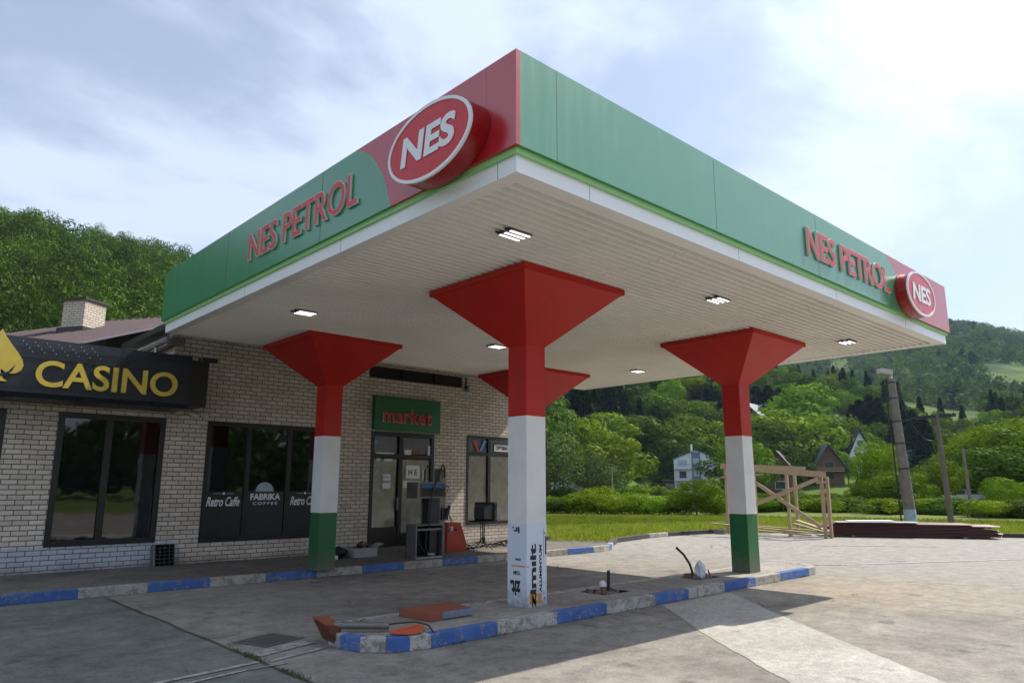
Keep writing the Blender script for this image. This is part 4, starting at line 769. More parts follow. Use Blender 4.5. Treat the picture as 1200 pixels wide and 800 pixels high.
mb = MB(); mb.tube([(4.2, 6.98, .15), (4.35, 6.85, .16), (4.5, 6.68, .2), (4.66, 6.52, .22), (4.72, 6.38, .2), (4.7, 6.26, .15)], .008, 'rubber', 6); mb.build('wire', sh2)
mb = MB(); random.seed(2)
for i in range(26): a = random.random()*6.3; c = Vector((4.28+random.uniform(-.09, .09), 7.1+random.uniform(-.09, .09), .15+random.random()*.05)); mb.tube([c, c+Vector((math.cos(a)*.1, math.sin(a)*.1, random.uniform(-.02, .03)))], .006, 'woodg', 5)
mb.tube([(4.33, 7.02, .16), (4.42, 6.98, .17)], .02, 'dark', 8); tag(mb.build('twig_heap', loc=(4.28, 7.1, .14)), 'small heap of dry twigs and scraps on the island end', 'twigs')

# weeds in the joint and along kerbs
def blades(name, spots, k='grass', hmin=.03, hmax=.08, wd=.006):
    vs = []; fs = []
    for (x, y, z) in spots:
        a = random.random()*6.28; h = random.uniform(hmin, hmax); w_ = wd*random.uniform(.7, 1.4); lx_, ly_ = math.cos(a)*h*.5, math.sin(a)*h*.5; px_, py_ = -math.sin(a)*w_, math.cos(a)*w_; i = len(vs)
        vs += [(x-px_, y-py_, z), (x+px_, y+py_, z), (x+lx_*.6, y+ly_*.6, z+h*.75), (x+lx_*1.3, y+ly_*1.3, z+h)]; fs += [(i, i+1, i+2), (i+1, i+3, i+2)]
    mb = MB(); mb.raw(vs, fs, k); o = mb.build(name, fix=False); o['kind'] = 'stuff'; return o
random.seed(4); sp2 = []
for i in range(420):
    y = random.choice([random.gauss(7.2, .15), random.gauss(6.3, .35), random.uniform(4.5, 7.5)]); cl_ = noise.noise(Vector((0, y*2.5, 0)))
    if cl_ > -.1: sp2.append((3.16+random.gauss(0, .018), y, .0))
for i in range(500):
    x = random.uniform(4.7, 13.8)
    if noise.noise(Vector((x*1.7, 3, 0))) > .12: sp2.append((x, fy(x)-random.random()*.02, 0))
for i in range(400):
    x = random.uniform(-2, 14)
    if noise.noise(Vector((x*1.3, 9, 0))) > .15: sp2.append((x, 12.29-random.random()*.02, 0))
blades('weeds', sp2, 'leafW', .012, .04, .004)
def inside(x, y):
    if x < 14.5 or y > 80: return False
    if x < 15.8: return y > 15.1+(x-14.3)*-0 and (y > 13.3+(15.8-x)*1.4)
    for (a, b), (c, d_) in zip(EDGE, EDGE[1:]):
        if a <= x < c: return y > b+(d_-b)*(x-a)/(c-a)+.16
    return x > 40
random.seed(6); sp3 = []
while len(sp3) < 60000:
    D = 17+26*random.random()**1.25; a = R(random.uniform(0, 47)); x, y = D*math.cos(a), D*math.sin(a)
    if inside(x, y): sp3.append((x, y, -.04))
blades('grass', sp3, 'grass', .06, .2, .018)

# ------------------------------------------------------------------ timber frame, planks, sheet stack, poles
tf = thing('timber_scaffold', 'rough timber scaffold frame with crossed braces at the forecourt edge', 'timber frame', (23.6, 12.3, 0)); mb = MB(); k = 'woodn'
def post(x, y, z, w_=.09): mb = MB(); mb.box((x-w_/2, y-w_/2, 0), (x+w_/2, y+w_/2, z), k); mb.build('post', tf)
for q in ((23.6, 14.15, 2.32), (23.6, 11.86, 2.12), (23.6, 10.68, 2.0), (23.75, 10.56, 1.95), (26.4, 14.6, 2.38), (26.4, 12.95, 2.3)): post(*q)
mb = MB(); mb.bar((23.53, 14.3, 2.36), (23.53, 10.5, 2.0), .05, .19, k); mb.build('beam', tf); mb = MB(); mb.bar((26.35, 14.8, 2.42), (26.35, 12.5, 2.3), .05, .12, k); mb.build('beam', tf)
mb = MB(); mb.bar((23.48, 13.15, 1.9), (23.48, 10.75, .35), .03, .12, k); mb.build('brace', tf); mb = MB(); mb.bar((23.44, 13.2, .95), (23.44, 10.7, 1.88), .03, .13, k); mb.build('brace', tf)
for (x, y, z) in ((23.5, 12.85, 2.02), (23.5, 11.75, 1.5), (23.5, 10.6, 1.75), (23.5, 10.6, 1.45), (23.5, 14.1, 1.95)): mb = MB(); mb.bar((x, y+.22, z), (x+.2, y-.1, z+.03), .1, .06, k); mb.build('cleat', tf)
for i, (p, q, lab) in enumerate((((23.2, 14.6, .35), (23.3, 10.8, .16), 'longest fresh plank lying low through the timber frame'), ((23.5, 14.0, .2), (23.2, 11.0, .1), 'plank lying under the longest plank in the timber frame'), ((24.0, 13.6, .28), (23.8, 11.1, .22), 'plank behind the others at the foot of the timber frame'), ((24.4, 12.0, .5), (24.0, 10.7, .2), 'short plank leaning beside the brown sheet stack'), ((24.6, 12.2, .38), (24.1, 10.85, .14), 'darker short plank crossing near the brown sheet stack'))):
    mb = MB(); mb.bar(p, q, .16, .035, 'woodn' if i != 4 else 'woodg'); tag(mb.build('plank', loc=((p[0]+q[0])/2, (p[1]+q[1])/2, .1)), lab, 'plank', 'planks at the timber frame')
mb = MB(); mb.box((22.95, 14.05, 0), (23.25, 14.35, .16), 'pole', bev=.02); tag(mb.build('concrete_footing', loc=(23.1, 14.2, 0)), 'concrete footing block under the left post of the timber frame', 'footing')
random.seed(9); P0 = Vector((24.75, 10.95, 0)); P1 = Vector((27.4, 6.75, 0)); d1 = (P1-P0).normalized(); nn = Vector((-d1.y, d1.x, 0)); nn = nn if nn.x > 0 else -nn
for i in range(9):
    s0 = random.uniform(-.3, .15) if i else -.1; Ln = (P1-P0).length+random.uniform(-.9, .25)*(i/8); z = .07+i*.045; off = random.uniform(-.06, .06); mb = MB(); NS = 22; vs = []; fs = []
    for j in range(NS+1):
        zz_ = (0 if (j//2) % 2 == 0 else .022)
        for L_ in (s0, Ln): 
            p = P0+d1*L_+nn*(off+j*1.05/NS); vs += [(p.x, p.y, z+zz_), (p.x, p.y, z+zz_-.012)]
    for j in range(NS): b = j*4; fs += [(b, b+2, b+6, b+4), (b+1, b+5, b+7, b+3), (b, b+4, b+5, b+1), (b+2, b+3, b+7, b+6)]
    fs += [(0, 1, 3, 2), (NS*4, NS*4+2, NS*4+3, NS*4+1)]
    mb.raw(vs, fs, 'brown' if i < 8 else 'brown'); lab = 'brown corrugated roofing sheet in the stack beside the timber frame'
    tag(mb.build('roofing_sheet', loc=((P0+P1)/2)), 'topmost brown roofing sheet of the stack by the timber frame' if i == 8 else 'bottom brown roofing sheet of the stack by the timber frame' if i == 0 else 'brown roofing sheet inside the stack by the timber frame', 'roofing sheet', 'stack of brown roofing sheets')
for i, (a, b, o_, z, lab) in enumerate(((.1, 2.6, .1, .475, 'grey flat sheet lying on the brown sheet stack'), (.5, 1.9, .3, .505, 'shorter white panel topmost on the brown sheet stack'))):
    p = P0+d1*a+nn*o_; q = P0+d1*b+nn*o_; mb = MB(); mb.bar((p.x, p.y, z), (q.x, q.y, z+.02), .7, .018, 'greysheet' if i == 0 else 'whitetrim'); tag(mb.build('flat_panel', loc=(p.x, p.y, z)), lab, 'panel')
for s_ in (.6, 3.9): p = P0+d1*s_; mb = MB(); mb.bar((p.x-nn.x*.1, p.y-nn.y*.1, .03), (p.x+nn.x*1.1, p.y+nn.y*1.1, .03), .09, .06, 'woodg'); tag(mb.build('timber_bearer', loc=(p.x, p.y, 0)), 'timber bearer under the left end of the sheet stack' if s_ < 1 else 'timber bearer under the right end of the sheet stack', 'timber')

def F(u, v, D): x, y = far_xy(u, D, v); return Vector((x, y, far_z(u, v, D)))
RT = Vector((rt.x, rt.y, 0))
bx, by = far_xy(1068, 36, 612); base = Vector((bx, by, -.05)); top = F(1044, 444, 36)
pl = thing('utility_pole', 'thick leaning concrete pole with floodlight and blue painted foot', 'pole', base); mb = MB(); pts = [base+(top-base)*t_ for t_ in (0, .115, 1)]
rr = [.245, .238, .155]
def sqt(mb, a, b, ra, rb, k): mb.tube([a, b], [ra, rb], k, 12)
sqt(mb, pts[1], pts[2], rr[1], rr[2], 'pole'); mb.build('shaft', pl); mb = MB(); sqt(mb, pts[0], pts[1], rr[0]+.004, rr[1]+.004, 'polepaint'); mb.build('painted_base', pl)
mb = MB()
for t_ in (.38, .55, .7, .86, .97): c = base+(top-base)*t_; r_ = .238+(.155-.238)*((t_-.115)/.885)+.015; mb.tube([c, c+(top-base).normalized()*.06], r_, 'dark', 12)
mb.build('strap', pl); mb = MB(); mb.tube([base+RT*-.42, base+(top-base)*.5-RT*.33, base+(top-base)*.9-RT*.3, base+(top-base)*.97-RT*.5, top-RT*.2], .035, 'rubber', 6); mb.build('feeder_cable', pl)
mb = MB(); T = Matrix.Translation(top+Vector((0, 0, .2))-RT*.2) @ Matrix.Rotation(math.atan2(RT.y, RT.x), 4, 'Z') @ Matrix.Rotation(R(10), 4, 'Y'); mb.box((-.34, -.2, -.02), (.22, .2, .22), 'greysheet', T, bev=.05); mb.bar(top-Vector((0, 0, .1)), top+Vector((0, 0, .25)), .12, .12, 'galv'); mb.box((-.3, -.17, -.03), (.18, .17, -.022), 'galv', T); mb.build('floodlight', pl)
bx2, by2 = far_xy(1115, 37, 613); b2 = Vector((bx2, by2, -.05)); t2 = F(1097, 486, 37)
p2 = thing('utility_pole', 'slim leaning wooden pole with crossarm right of the thick concrete pole', 'pole', b2); mb = MB(); mb.tube([b2, t2], [.13, .09], 'polew', 10); mb.build('shaft', p2)
mb = MB(); ca = t2-Vector((0, 0, .08)); mb.bar(ca-RT*.95+Vector((0, 0, -.05)), ca+RT*.85+Vector((0, 0, .08)), .13, .13, 'dark'); ax = mb.build('crossarm', p2); mb = MB()
for s_ in (-.85, -.4, .35, .78): c = ca+RT*s_+Vector((0, 0, .05)); mb.tube([c, c+Vector((0, 0, .07)), c+Vector((0, 0, .14))], [.03, .045, .025], 'dark', 8)
mb.build('insulator', ax); mb = MB(); mb.bar(b2+Vector((-.25, .1, .05)), b2+Vector((.2, -.1, .35)), .1, .05, 'woodg'); mb.build('foot_stay', p2)
b3 = Vector((*far_xy(1133, 50), -.05)); t3 = F(1128, 525, 50); p3 = thing('utility_pole', 'thin pale distant pole between the wooden pole and right trees', 'pole', b3); mb = MB(); mb.tube([b3, t3], [.11, .08], 'pole', 8); mb.build('shaft', p3); mb = MB(); mb.bar(t3-RT*.3, t3+RT*.3, .05, .05, 'dark'); mb.build('crossarm', p3)
b4 = Vector((*far_xy(717, 98), -.05)); t4 = F(717, 546, 98); p4 = thing('utility_pole', 'thin pale pole in front of the grassy slope left of the white house', 'pole', b4); mb = MB(); mb.tube([b4, t4], [.12, .08], 'pole', 8); mb.build('shaft', p4); mb = MB(); mb.bar(t4-RT*.3, t4+RT*.3, .06, .06, 'dark'); mb.build('crossarm', p4)
def wire(a, b, sag, lab, r_=.012):
    a = Vector(a); b = Vector(b); mb = MB(); mb.tube([a.lerp(b, i/14)-Vector((0, 0, sag*4*(i/14)*(1-i/14))) for i in range(15)], r_, 'rubber', 5, cap=False); tag(mb.build('overhead_wire', loc=a), lab, 'wire')
wire(top, ca-RT*.1-Vector((0, 0, 1.0)), .9, 'slack wire hanging from the concrete pole to the wooden pole'); wire(ca-Vector((0, 0, 1.1)), F(1097, 515, 37), .15, 'short wire loop tied to the wooden pole shaft', .02)
wire(F(640, 480, 120), F(850, 484, 120), 1.2, 'faint overhead wire crossing the wooded hillside above the white house', .03); wire(F(900, 500, 90), ca+RT*-.85, 1.2, 'overhead wire running left from the wooden pole crossarm')
wire(b2+Vector((1.2, -1.0, 0)), t2-Vector((0, 0, 3)), 0, 'straight stay wire anchoring the wooden pole')

# ------------------------------------------------------------------ houses
def house(name, label, u, vbase, D, w, dp, hw, hr, yaw, wk, rk, wins, gable=True, extra=None, over=.5, z=None):
    x, y = far_xy(u, D); z0 = far_z(u, vbase, D) if z is None else z; h = thing(name, label, 'house', (x, y, z0)); LC = local((x, y, z0), bearing(u)-math.pi/2+R(yaw))   # s to the right, t away from viewer
    mb = MB(); g = -6
    c = [(-w/2, 0), (w/2, 0), (w/2, dp), (-w/2, dp)]
    for i in range(4): a, b = c[i], c[(i+1) % 4]; mb.face([LC(*a, g), LC(*b, g), LC(*b, hw), LC(*a, hw)], wk)
    if gable: mb.face([LC(-w/2, 0, hw), LC(w/2, 0, hw), LC(0, 0, hw+hr)], wk); mb.face([LC(-w/2, dp, hw), LC(w/2, dp, hw), LC(0, dp, hw+hr)], wk)
    else: mb.face([LC(-w/2, 0, hw), LC(-w/2, dp, hw), LC(-w/2, dp/2, hw+hr)], wk); mb.face([LC(w/2, 0, hw), LC(w/2, dp, hw), LC(w/2, dp/2, hw+hr)], wk)
    wl = mb.build('wall', h, fix=False); mb = MB(); t_ = .16; sl_ = hr/(w/2 if gable else dp/2); ov = over
    if gable:
        for s in (-1, 1):
            a = [LC(0, -ov, hw+hr), LC(0, dp+ov, hw+hr), LC(s*(w/2+ov), dp+ov, hw-ov*sl_), LC(s*(w/2+ov), -ov, hw-ov*sl_)]; b = [p+Vector((0, 0, t_)) for p in a]; mb.raw(a+b, [(0, 1, 2, 3), (7, 6, 5, 4), (0, 3, 7, 4), (1, 5, 6, 2), (3, 2, 6, 7), (0, 4, 5, 1)], rk)
    else:
        for s in (0, 1):
            t0 = -ov if s == 0 else dp+ov; a = [LC(-w/2-ov, dp/2, hw+hr), LC(w/2+ov, dp/2, hw+hr), LC(w/2+ov, t0, hw-ov*sl_), LC(-w/2-ov, t0, hw-ov*sl_)]; b = [p+Vector((0, 0, t_)) for p in a]; mb.raw(a+b, [(0, 1, 2, 3), (7, 6, 5, 4), (0, 3, 7, 4), (1, 5, 6, 2), (3, 2, 6, 7), (0, 4, 5, 1)], rk)
    rf = mb.build('roof', h)
    for (s, zz_, ww, hh, *kk) in wins:
        mb = MB(); mb.raw([LC(s+a*(ww/2+.08), tt, zz_+b*(hh/2+.08)) for tt in (-.05, .02) for a, b in ((-1, -1), (1, -1), (1, 1), (-1, 1))], [(0, 1, 2, 3), (0, 4, 5, 1), (1, 5, 6, 2), (2, 6, 7, 3), (3, 7, 4, 0)], 'whitep' if not kk else kk[1] if len(kk) > 1 else 'whitep'); wo_ = mb.build('window', h)
        mb = MB(); mb.face([LC(s+a*ww/2, -.056, zz_+b*hh/2) for a, b in ((-1, -1), (1, -1), (1, 1), (-1, 1))], kk[0] if kk else 'pane'); mb.build('pane', wo_, fix=False)
    if extra: extra(h, LC, wl, rf)
    return h
def wh_extra(h, LC, wl, rf):
    mb = MB(); obox(mb, LC, -.95, .95, -.12, .05, 0, 8.5, 'houseblue'); st_ = mb.build('facade_strip', h)
    for zz_, ww in ((1.4, .9), (3.9, 1.2), (6.5, 1.3)): mb = MB(); obox(mb, LC, -ww/2, ww/2, -.16, -.115, zz_-.6, zz_+.7, 'shut'); mb.build('stair_window', st_)
    for zz_ in (2.5, 5.0):
        for a, b in ((-4.7, -1.0), (1.0, 4.7)):
            mb = MB(); obox(mb, LC, a, b, -.9, -.02, zz_-.12, zz_, 'housew'); bl = mb.build('balcony', h); mb = MB(); obox(mb, LC, a, b, -.9, -.86, zz_+.85, zz_+.9, 'houseblue')
            for j in range(12): s_ = a+(b-a)*j/11; obox(mb, LC, s_-.015, s_+.015, -.89, -.86, zz_, zz_+.85, 'houseblue')
            mb.build('railing', bl)
    mb = MB(); obox(mb, LC, -1.2, -.8, 2, 2.5, 8.3, 10.4, 'whitep'); mb.build('chimney', rf)
house('white_house', 'tall white three storey house with grey blue centre strip and balconies', 816, 576, 165, 9.6, 11, 7.0, 1.9, -4, 'housew', 'tilegrey', [(-2.9, 1.1, 1.5, 1.4), (2.9, 1.1, 2.2, 1.6), (-2.9, 3.7, 1.5, 1.5), (2.9, 3.7, 2.0, 1.4, 'shut'), (-2.9, 6.2, 2.0, 1.3, 'shut'), (2.9, 6.2, 2.0, 1.3, 'shut')], extra=wh_extra, over=.2)
x, y = far_xy(784, 166); mb = MB(); LC = local((x, y, 0), bearing(784)-math.pi/2); obox(mb, LC, -1.6, 1.4, 0, 3, 0, 3.0, 'tile'); obox(mb, LC, -1.8, 1.6, -.2, 3.2, 3.0, 3.2, 'tilegrey'); obox(mb, LC, -.9, .9, -.04, 0, .1, 2.4, 'woodg'); tag(mb.build('shed', loc=(x, y, 0)), 'dark flat roofed shed attached left of the tall white house', 'shed')
house('gable_house', 'pale gabled house half hidden by drooping trees at far left of the valley', 663, 571, 130, 5.4, 8, 3.2, 2.6, 12, 'housew', 'tile', [(-1.4, 1.5, .9, 1.1), (1.3, 1.5, .9, 1.1), (0, 3.9, .9, 1.0)])
def aframe(h, LC, wl, rf):
    mb = MB(); obox(mb, LC, -2.6, 2.6, -1.3, 0, 2.2, 2.35, 'woodn'); bl = mb.build('balcony', h); mb = MB(); obox(mb, LC, -2.6, 2.6, -1.3, -1.24, 2.9, 3.0, 'woodn'); 
    for j in range(14): s_ = -2.6+5.2*j/13; obox(mb, LC, s_-.04, s_+.04, -1.29, -1.25, 2.35, 2.95, 'woodn')
    mb.build('railing', bl)
house('cottage', 'small brick cottage seen through the left bay of the timber frame', 911, 574, 150, 5.2, 7, 4.2, 3.2, -8, 'brickred', 'tile', [(-1.0, 2.9, 1.2, 1.2, 'pane', 'woodg'), (1.0, 2.9, 1.2, 1.2, 'pane', 'woodg'), (.6, .9, 2.2, 1.4)], over=.8)
house('chalet', 'chalet with steep dark roof and wooden balcony above the timber frame corner', 972, 565, 165, 5.6, 8, 3.6, 4.2, 12, 'brickred', 'tilegrey', [(0, 1.4, 1.6, 1.4, 'pane', 'woodg'), (0, 3.6, 1.8, 1.2, 'pane', 'woodn')], extra=aframe, over=1.0)
house('steep_house', 'white gabled house with steep dark brown roof beside the bright tree', 1010, 546, 190, 5.4, 10, 3.4, 5.0, 32, 'housew', 'tile', [(-.2, 2.4, 1.8, 1.2, 'pane', 'tile'), (.2, 5.4, 1.3, 1.0, 'pane', 'tile')], over=.7)
house('hill_house', 'grey roofed gabled house high on the slope at the column top', 898, 494, 225, 6, 9, 2.2, 2.8, 18, 'tilegrey', 'tilegrey', [(0, 3.8, 2, 1.2)], over=1)
house('dark_roof_house', 'dark gabled house end half hidden behind the right column', 879, 494, 220, 6, 9, 2.6, 3, -20, 'tile', 'tilegrey', [(0, 2.6, 1.8, 1.2)], over=1)
house('slate_house', 'house with long slate roof among trees behind the steep white house', 981, 506, 260, 7, 7, 2.0, 3.0, -6, 'tile', 'tilegrey', [(0, 1.2, 1.8, 1.2)], gable=False)
house('grey_roof_house', 'low grey roofed house behind the leaning concrete pole', 1073, 548, 200, 5, 7, 1.8, 2.6, 25, 'housew', 'tilegrey', [(0, 1.2, 1.4, 1.0)])
house('red_roof_house', 'distant house with pale red roof above the wooden pole crossarm', 1115, 511, 330, 10, 9, 3.0, 2.4, -6, 'housew', 'brickred', [(-2.6, 1.4, 1.5, 1.2), (.4, 1.4, 1.5, 1.2), (3, 1.4, 1.5, 1.2)], gable=False)
for i, (u, v, D, lab) in enumerate(((1010, 447, 640, 'tiny pale farmhouse on the far hill left of the concrete pole'), (1172, 492, 420, 'distant low house with pale roof at the right picture edge'), (958, 452, 600, 'tiny pale barn on the far hill beneath the canopy edge'))): house('far_house', lab, u, v, D, 9, 8, 3.2, 3, 30*i, 'housew', 'brickred' if i == 1 else 'tilegrey', [(-3, 2.5, 2, 1.6), (3, 2.5, 2, 1.6)], gable=i != 1)
# lane in front of the white house, low wall
mb = MB(); pts = [far_xy(u, 155) for u in range(660, 1000, 20)]; pts2 = [far_xy(u, 162) for u in range(660, 1000, 20)]
def lz(x, y): return terr(x, y)+.35
for a, b, c, d_ in zip(pts, pts[1:], pts2[1:], pts2): mb.face([(*a, .1), (*b, .1), (*c, .35), (*d_, .35)], 'patch'); mb.face([(*a, -.8), (*b, -.8), (*b, .1), (*a, .1)], 'patch')
struct(mb.build('lane', fix=False))
def car(label, u, D, z, k, yaw):
    x, y = far_xy(u, D); c = thing('parked_car', label, 'car', (x, y, z), 'cars parked in the valley'); LC = local((x, y, z), bearing(u)-math.pi/2+R(yaw)); prof = [(-2.1, .35), (-2.12, .75), (-1.9, .92), (-1.1, 1.0), (-.55, 1.45), (.9, 1.47), (1.6, 1.05), (2.05, .95), (2.12, .4)]
    mb = MB(); a = [LC(s, -.82, zz_) for s, zz_ in prof]; b = [LC(s, .82, zz_) for s, zz_ in prof]; mb.face(a, k); mb.face(b, k)
    for i in range(len(prof)): j = (i+1) % len(prof); mb.face([a[i], a[j], b[j], b[i]], k)
    mb.build('body', c)
    for sd in (-.83, .83):
        mb = MB(); mb.face([LC(-.95, sd, 1.02), LC(-.5, sd, 1.4), LC(.2, sd, 1.41), (LC(.2, sd, 1.02))], 'pane'); mb.face([LC(.28, sd, 1.02), LC(.28, sd, 1.41), LC(.85, sd, 1.4), LC(1.4, sd, 1.04)], 'pane'); mb.build('window', c, fix=False)
        for s in (-1.3, 1.3): mb = MB(); mb.tube([LC(s, sd*.9, .32), LC(s, sd*1.03, .32)], .32, 'rubber', 14); mb.tube([LC(s, sd*1.03, .32), LC(s, sd*1.035, .32)], .2, 'galv', 10); mb.build('wheel', c)
car('small white car parked beside the tall white house entrance', 829, 160, .3, 'carw', 60); car('dark car parked right of the small white car', 847, 160, .3, 'card', 10); car('pale car standing behind the bushes below the wooden pole', 1125, 80, 0, 'carw', 0)

# ------------------------------------------------------------------ trees
rng = np.random.default_rng(5)
def leaf_cloud(blobs, n, size, jit=.35, drop=0., shell=.28, up_bias=0.):
    """leaf-sized quads spread through a set of ellipsoids (cx,cy,cz,rx,ry,rz)"""
    B = np.array(blobs, float); wgt = (B[:, 3]*B[:, 4]+B[:, 4]*B[:, 5]); idx = rng.choice(len(B), n, p=wgt/wgt.sum()); b = B[idx]
    d = rng.normal(size=(n, 3)); d /= np.linalg.norm(d, axis=1)[:, None]; r_ = 1-shell*rng.random(n)**1.5+rng.normal(size=n)*.05
    c = b[:, :3]+d*b[:, 3:]*r_[:, None]
    nrm = d+rng.normal(size=(n, 3))*jit; nrm[:, 2] += up_bias; nrm /= np.linalg.norm(nrm, axis=1)[:, None]
    t_ = np.cross(nrm, rng.normal(size=(n, 3))); t_ /= np.linalg.norm(t_, axis=1)[:, None]; s = np.cross(nrm, t_)
    sz = size*(.55+.75*rng.random(n))[:, None]; el = (.5+.4*rng.random(n))[:, None]
    if drop: c[:, 2] -= drop*rng.random(n)
    v = np.stack([c-t_*sz, c+s*sz*el, c+t_*sz, c-s*sz*el], 1).reshape(-1, 3); return v
def quads_mesh(name, V, m_):
    n = len(V)//4; me = bpy.data.meshes.new(name); me.vertices.add(len(V)); me.vertices.foreach_set('co', V.astype(np.float32).ravel()); me.loops.add(n*4); me.loops.foreach_set('vertex_index', np.arange(n*4, dtype=np.int32)); me.polygons.add(n)
    me.polygons.foreach_set('loop_start', np.arange(0, n*4, 4, dtype=np.int32)); me.materials.append(m_); me.update(calc_edges=True); return me
def decid_blobs(seed, h=1., tall=.55, nb=11):
    r = np.random.default_rng(seed); out = [(0, 0, .62, .26, .26, .30)]
    for i in range(nb):
        a = i*2.4+r.random(); z = .30+.58*(i+.5)/nb; rad = (.34*math.sin(math.pi*min(1, (z-.1)/.95))**.8)*(.75+.4*r.random()); s = .13+.1*r.random(); out.append((rad*math.cos(a), rad*math.sin(a), z, s*1.1, s*1.1, s*.85))
    out.append((r.normal()*.04, r.normal()*.04, .87, .13, .13, .12)); return out
def bush_blobs(seed, nb=9):
    r = np.random.default_rng(seed); return [(r.normal()*.22, r.normal()*.22, .25+.42*r.random(), .17+.12*r.random(), .17+.12*r.random(), .16+.14*r.random()) for i in range(nb)]+[(0, 0, .3, .38, .38, .32)]
def conifer_v(n, size, seed):
    r = np.random.default_rng(seed); z = r.random(n)**1.25; lay = np.floor(z*15)/15; rad = .19*(1-z)*(1.15-.45*((z*15) % 1))+.012; a = r.random(n)*6.283; rr = rad*(1-.5*r.random(n)**2); c = np.stack([rr*np.cos(a), rr*np.sin(a), .08+.92*z], 1)
    out = np.stack([np.cos(a), np.sin(a), -.35*np.ones(n)], 1); sd = np.stack([-np.sin(a), np.cos(a), r.normal(size=n)*.5], 1); sz = size*(.6+.8*r.random(n))[:, None]
    return np.stack([c-out*sz, c+sd*sz*.45, c+out*sz, c-sd*sz*.45], 1).reshape(-1, 3)
PROT = {}
def trunk_mesh(seed, h, r_, kind):
    r = random.Random(seed); mb = MB()
    if kind == 'conifer': mb.tube([(0, 0, -.03), (0, 0, .5), (0, 0, .97)], [r_, r_*.6, r_*.1], 'bark', 7)
    elif kind == 'bush':
        for i in range(5): a = i*1.3; mb.tube([(0, 0, -.03), (.08*math.cos(a), .08*math.sin(a), .25), (.2*math.cos(a), .2*math.sin(a), .55)], [r_, r_*.7, r_*.25], 'bark', 5)
    else:
        mb.tube([(0, 0, -.03), (.01, .01, .22), (-.01, .01, .45), (0, 0, .75)], [r_, r_*.8, r_*.6, r_*.15], 'bark', 8)
        for i in range(6): a = i*1.05+r.random(); z = .25+.06*i; q = .2+.1*r.random(); mb.tube([(0, 0, z), (q*.5*math.cos(a), q*.5*math.sin(a), z+.1), (q*math.cos(a), q*math.sin(a), z+.22)], [r_*.45, r_*.3, r_*.1], 'bark', 5)
    me_o = mb.build('tmp', fix=False); me = me_o.data; bpy.data.objects.remove(me_o); return me
def proto(kind, lod, seed, m_):
    key = (kind, lod, seed, m_)
    if key in PROT: return PROT[key]
    n, s = {'near': (9000, .016), 'mid': (5200, .021), 'far': (2600, .030)}[lod]
    if kind == 'decid': V = leaf_cloud(decid_blobs(seed), n, s, .24)
    elif kind == 'bush': V = leaf_cloud(bush_blobs(seed), int(n*.8), s*1.2, .28)
    elif kind == 'willow': V = leaf_cloud([(b[0], b[1], b[2]*.95, b[3]*1.1, b[4]*1.1, b[5]*1.1) for b in decid_blobs(seed)], n, s*.9, .35, drop=.12)
    else: V = conifer_v(n, s*1.1, seed)
    PROT[key] = (quads_mesh('crown_mesh', V, M[m_]), trunk_mesh(seed, 1, .02 if kind != 'bush' else .012, kind)); return PROT[key]
def tree(kind, lod, seed, m_, x, y, z, h, w, label, group, name=None, cat='tree'):
    cm, tm = proto(kind, lod, seed, m_); o = bpy.data.objects.new(name or {'decid': 'broadleaf_tree', 'conifer': 'conifer_tree', 'bush': 'bush', 'willow': 'drooping_tree'}[kind], None); COL.objects.link(o); o.location = (x, y, z)
    o.scale = (w, w, h); o.rotation_euler = (0, 0, random.random()*6.28); tag(o, label, cat, group)
    for nm, me in (('crown', cm), ('trunk', tm)): c = bpy.data.objects.new(nm, me); COL.objects.link(c); c.parent = o
    return o
random.seed(21); HAND = []
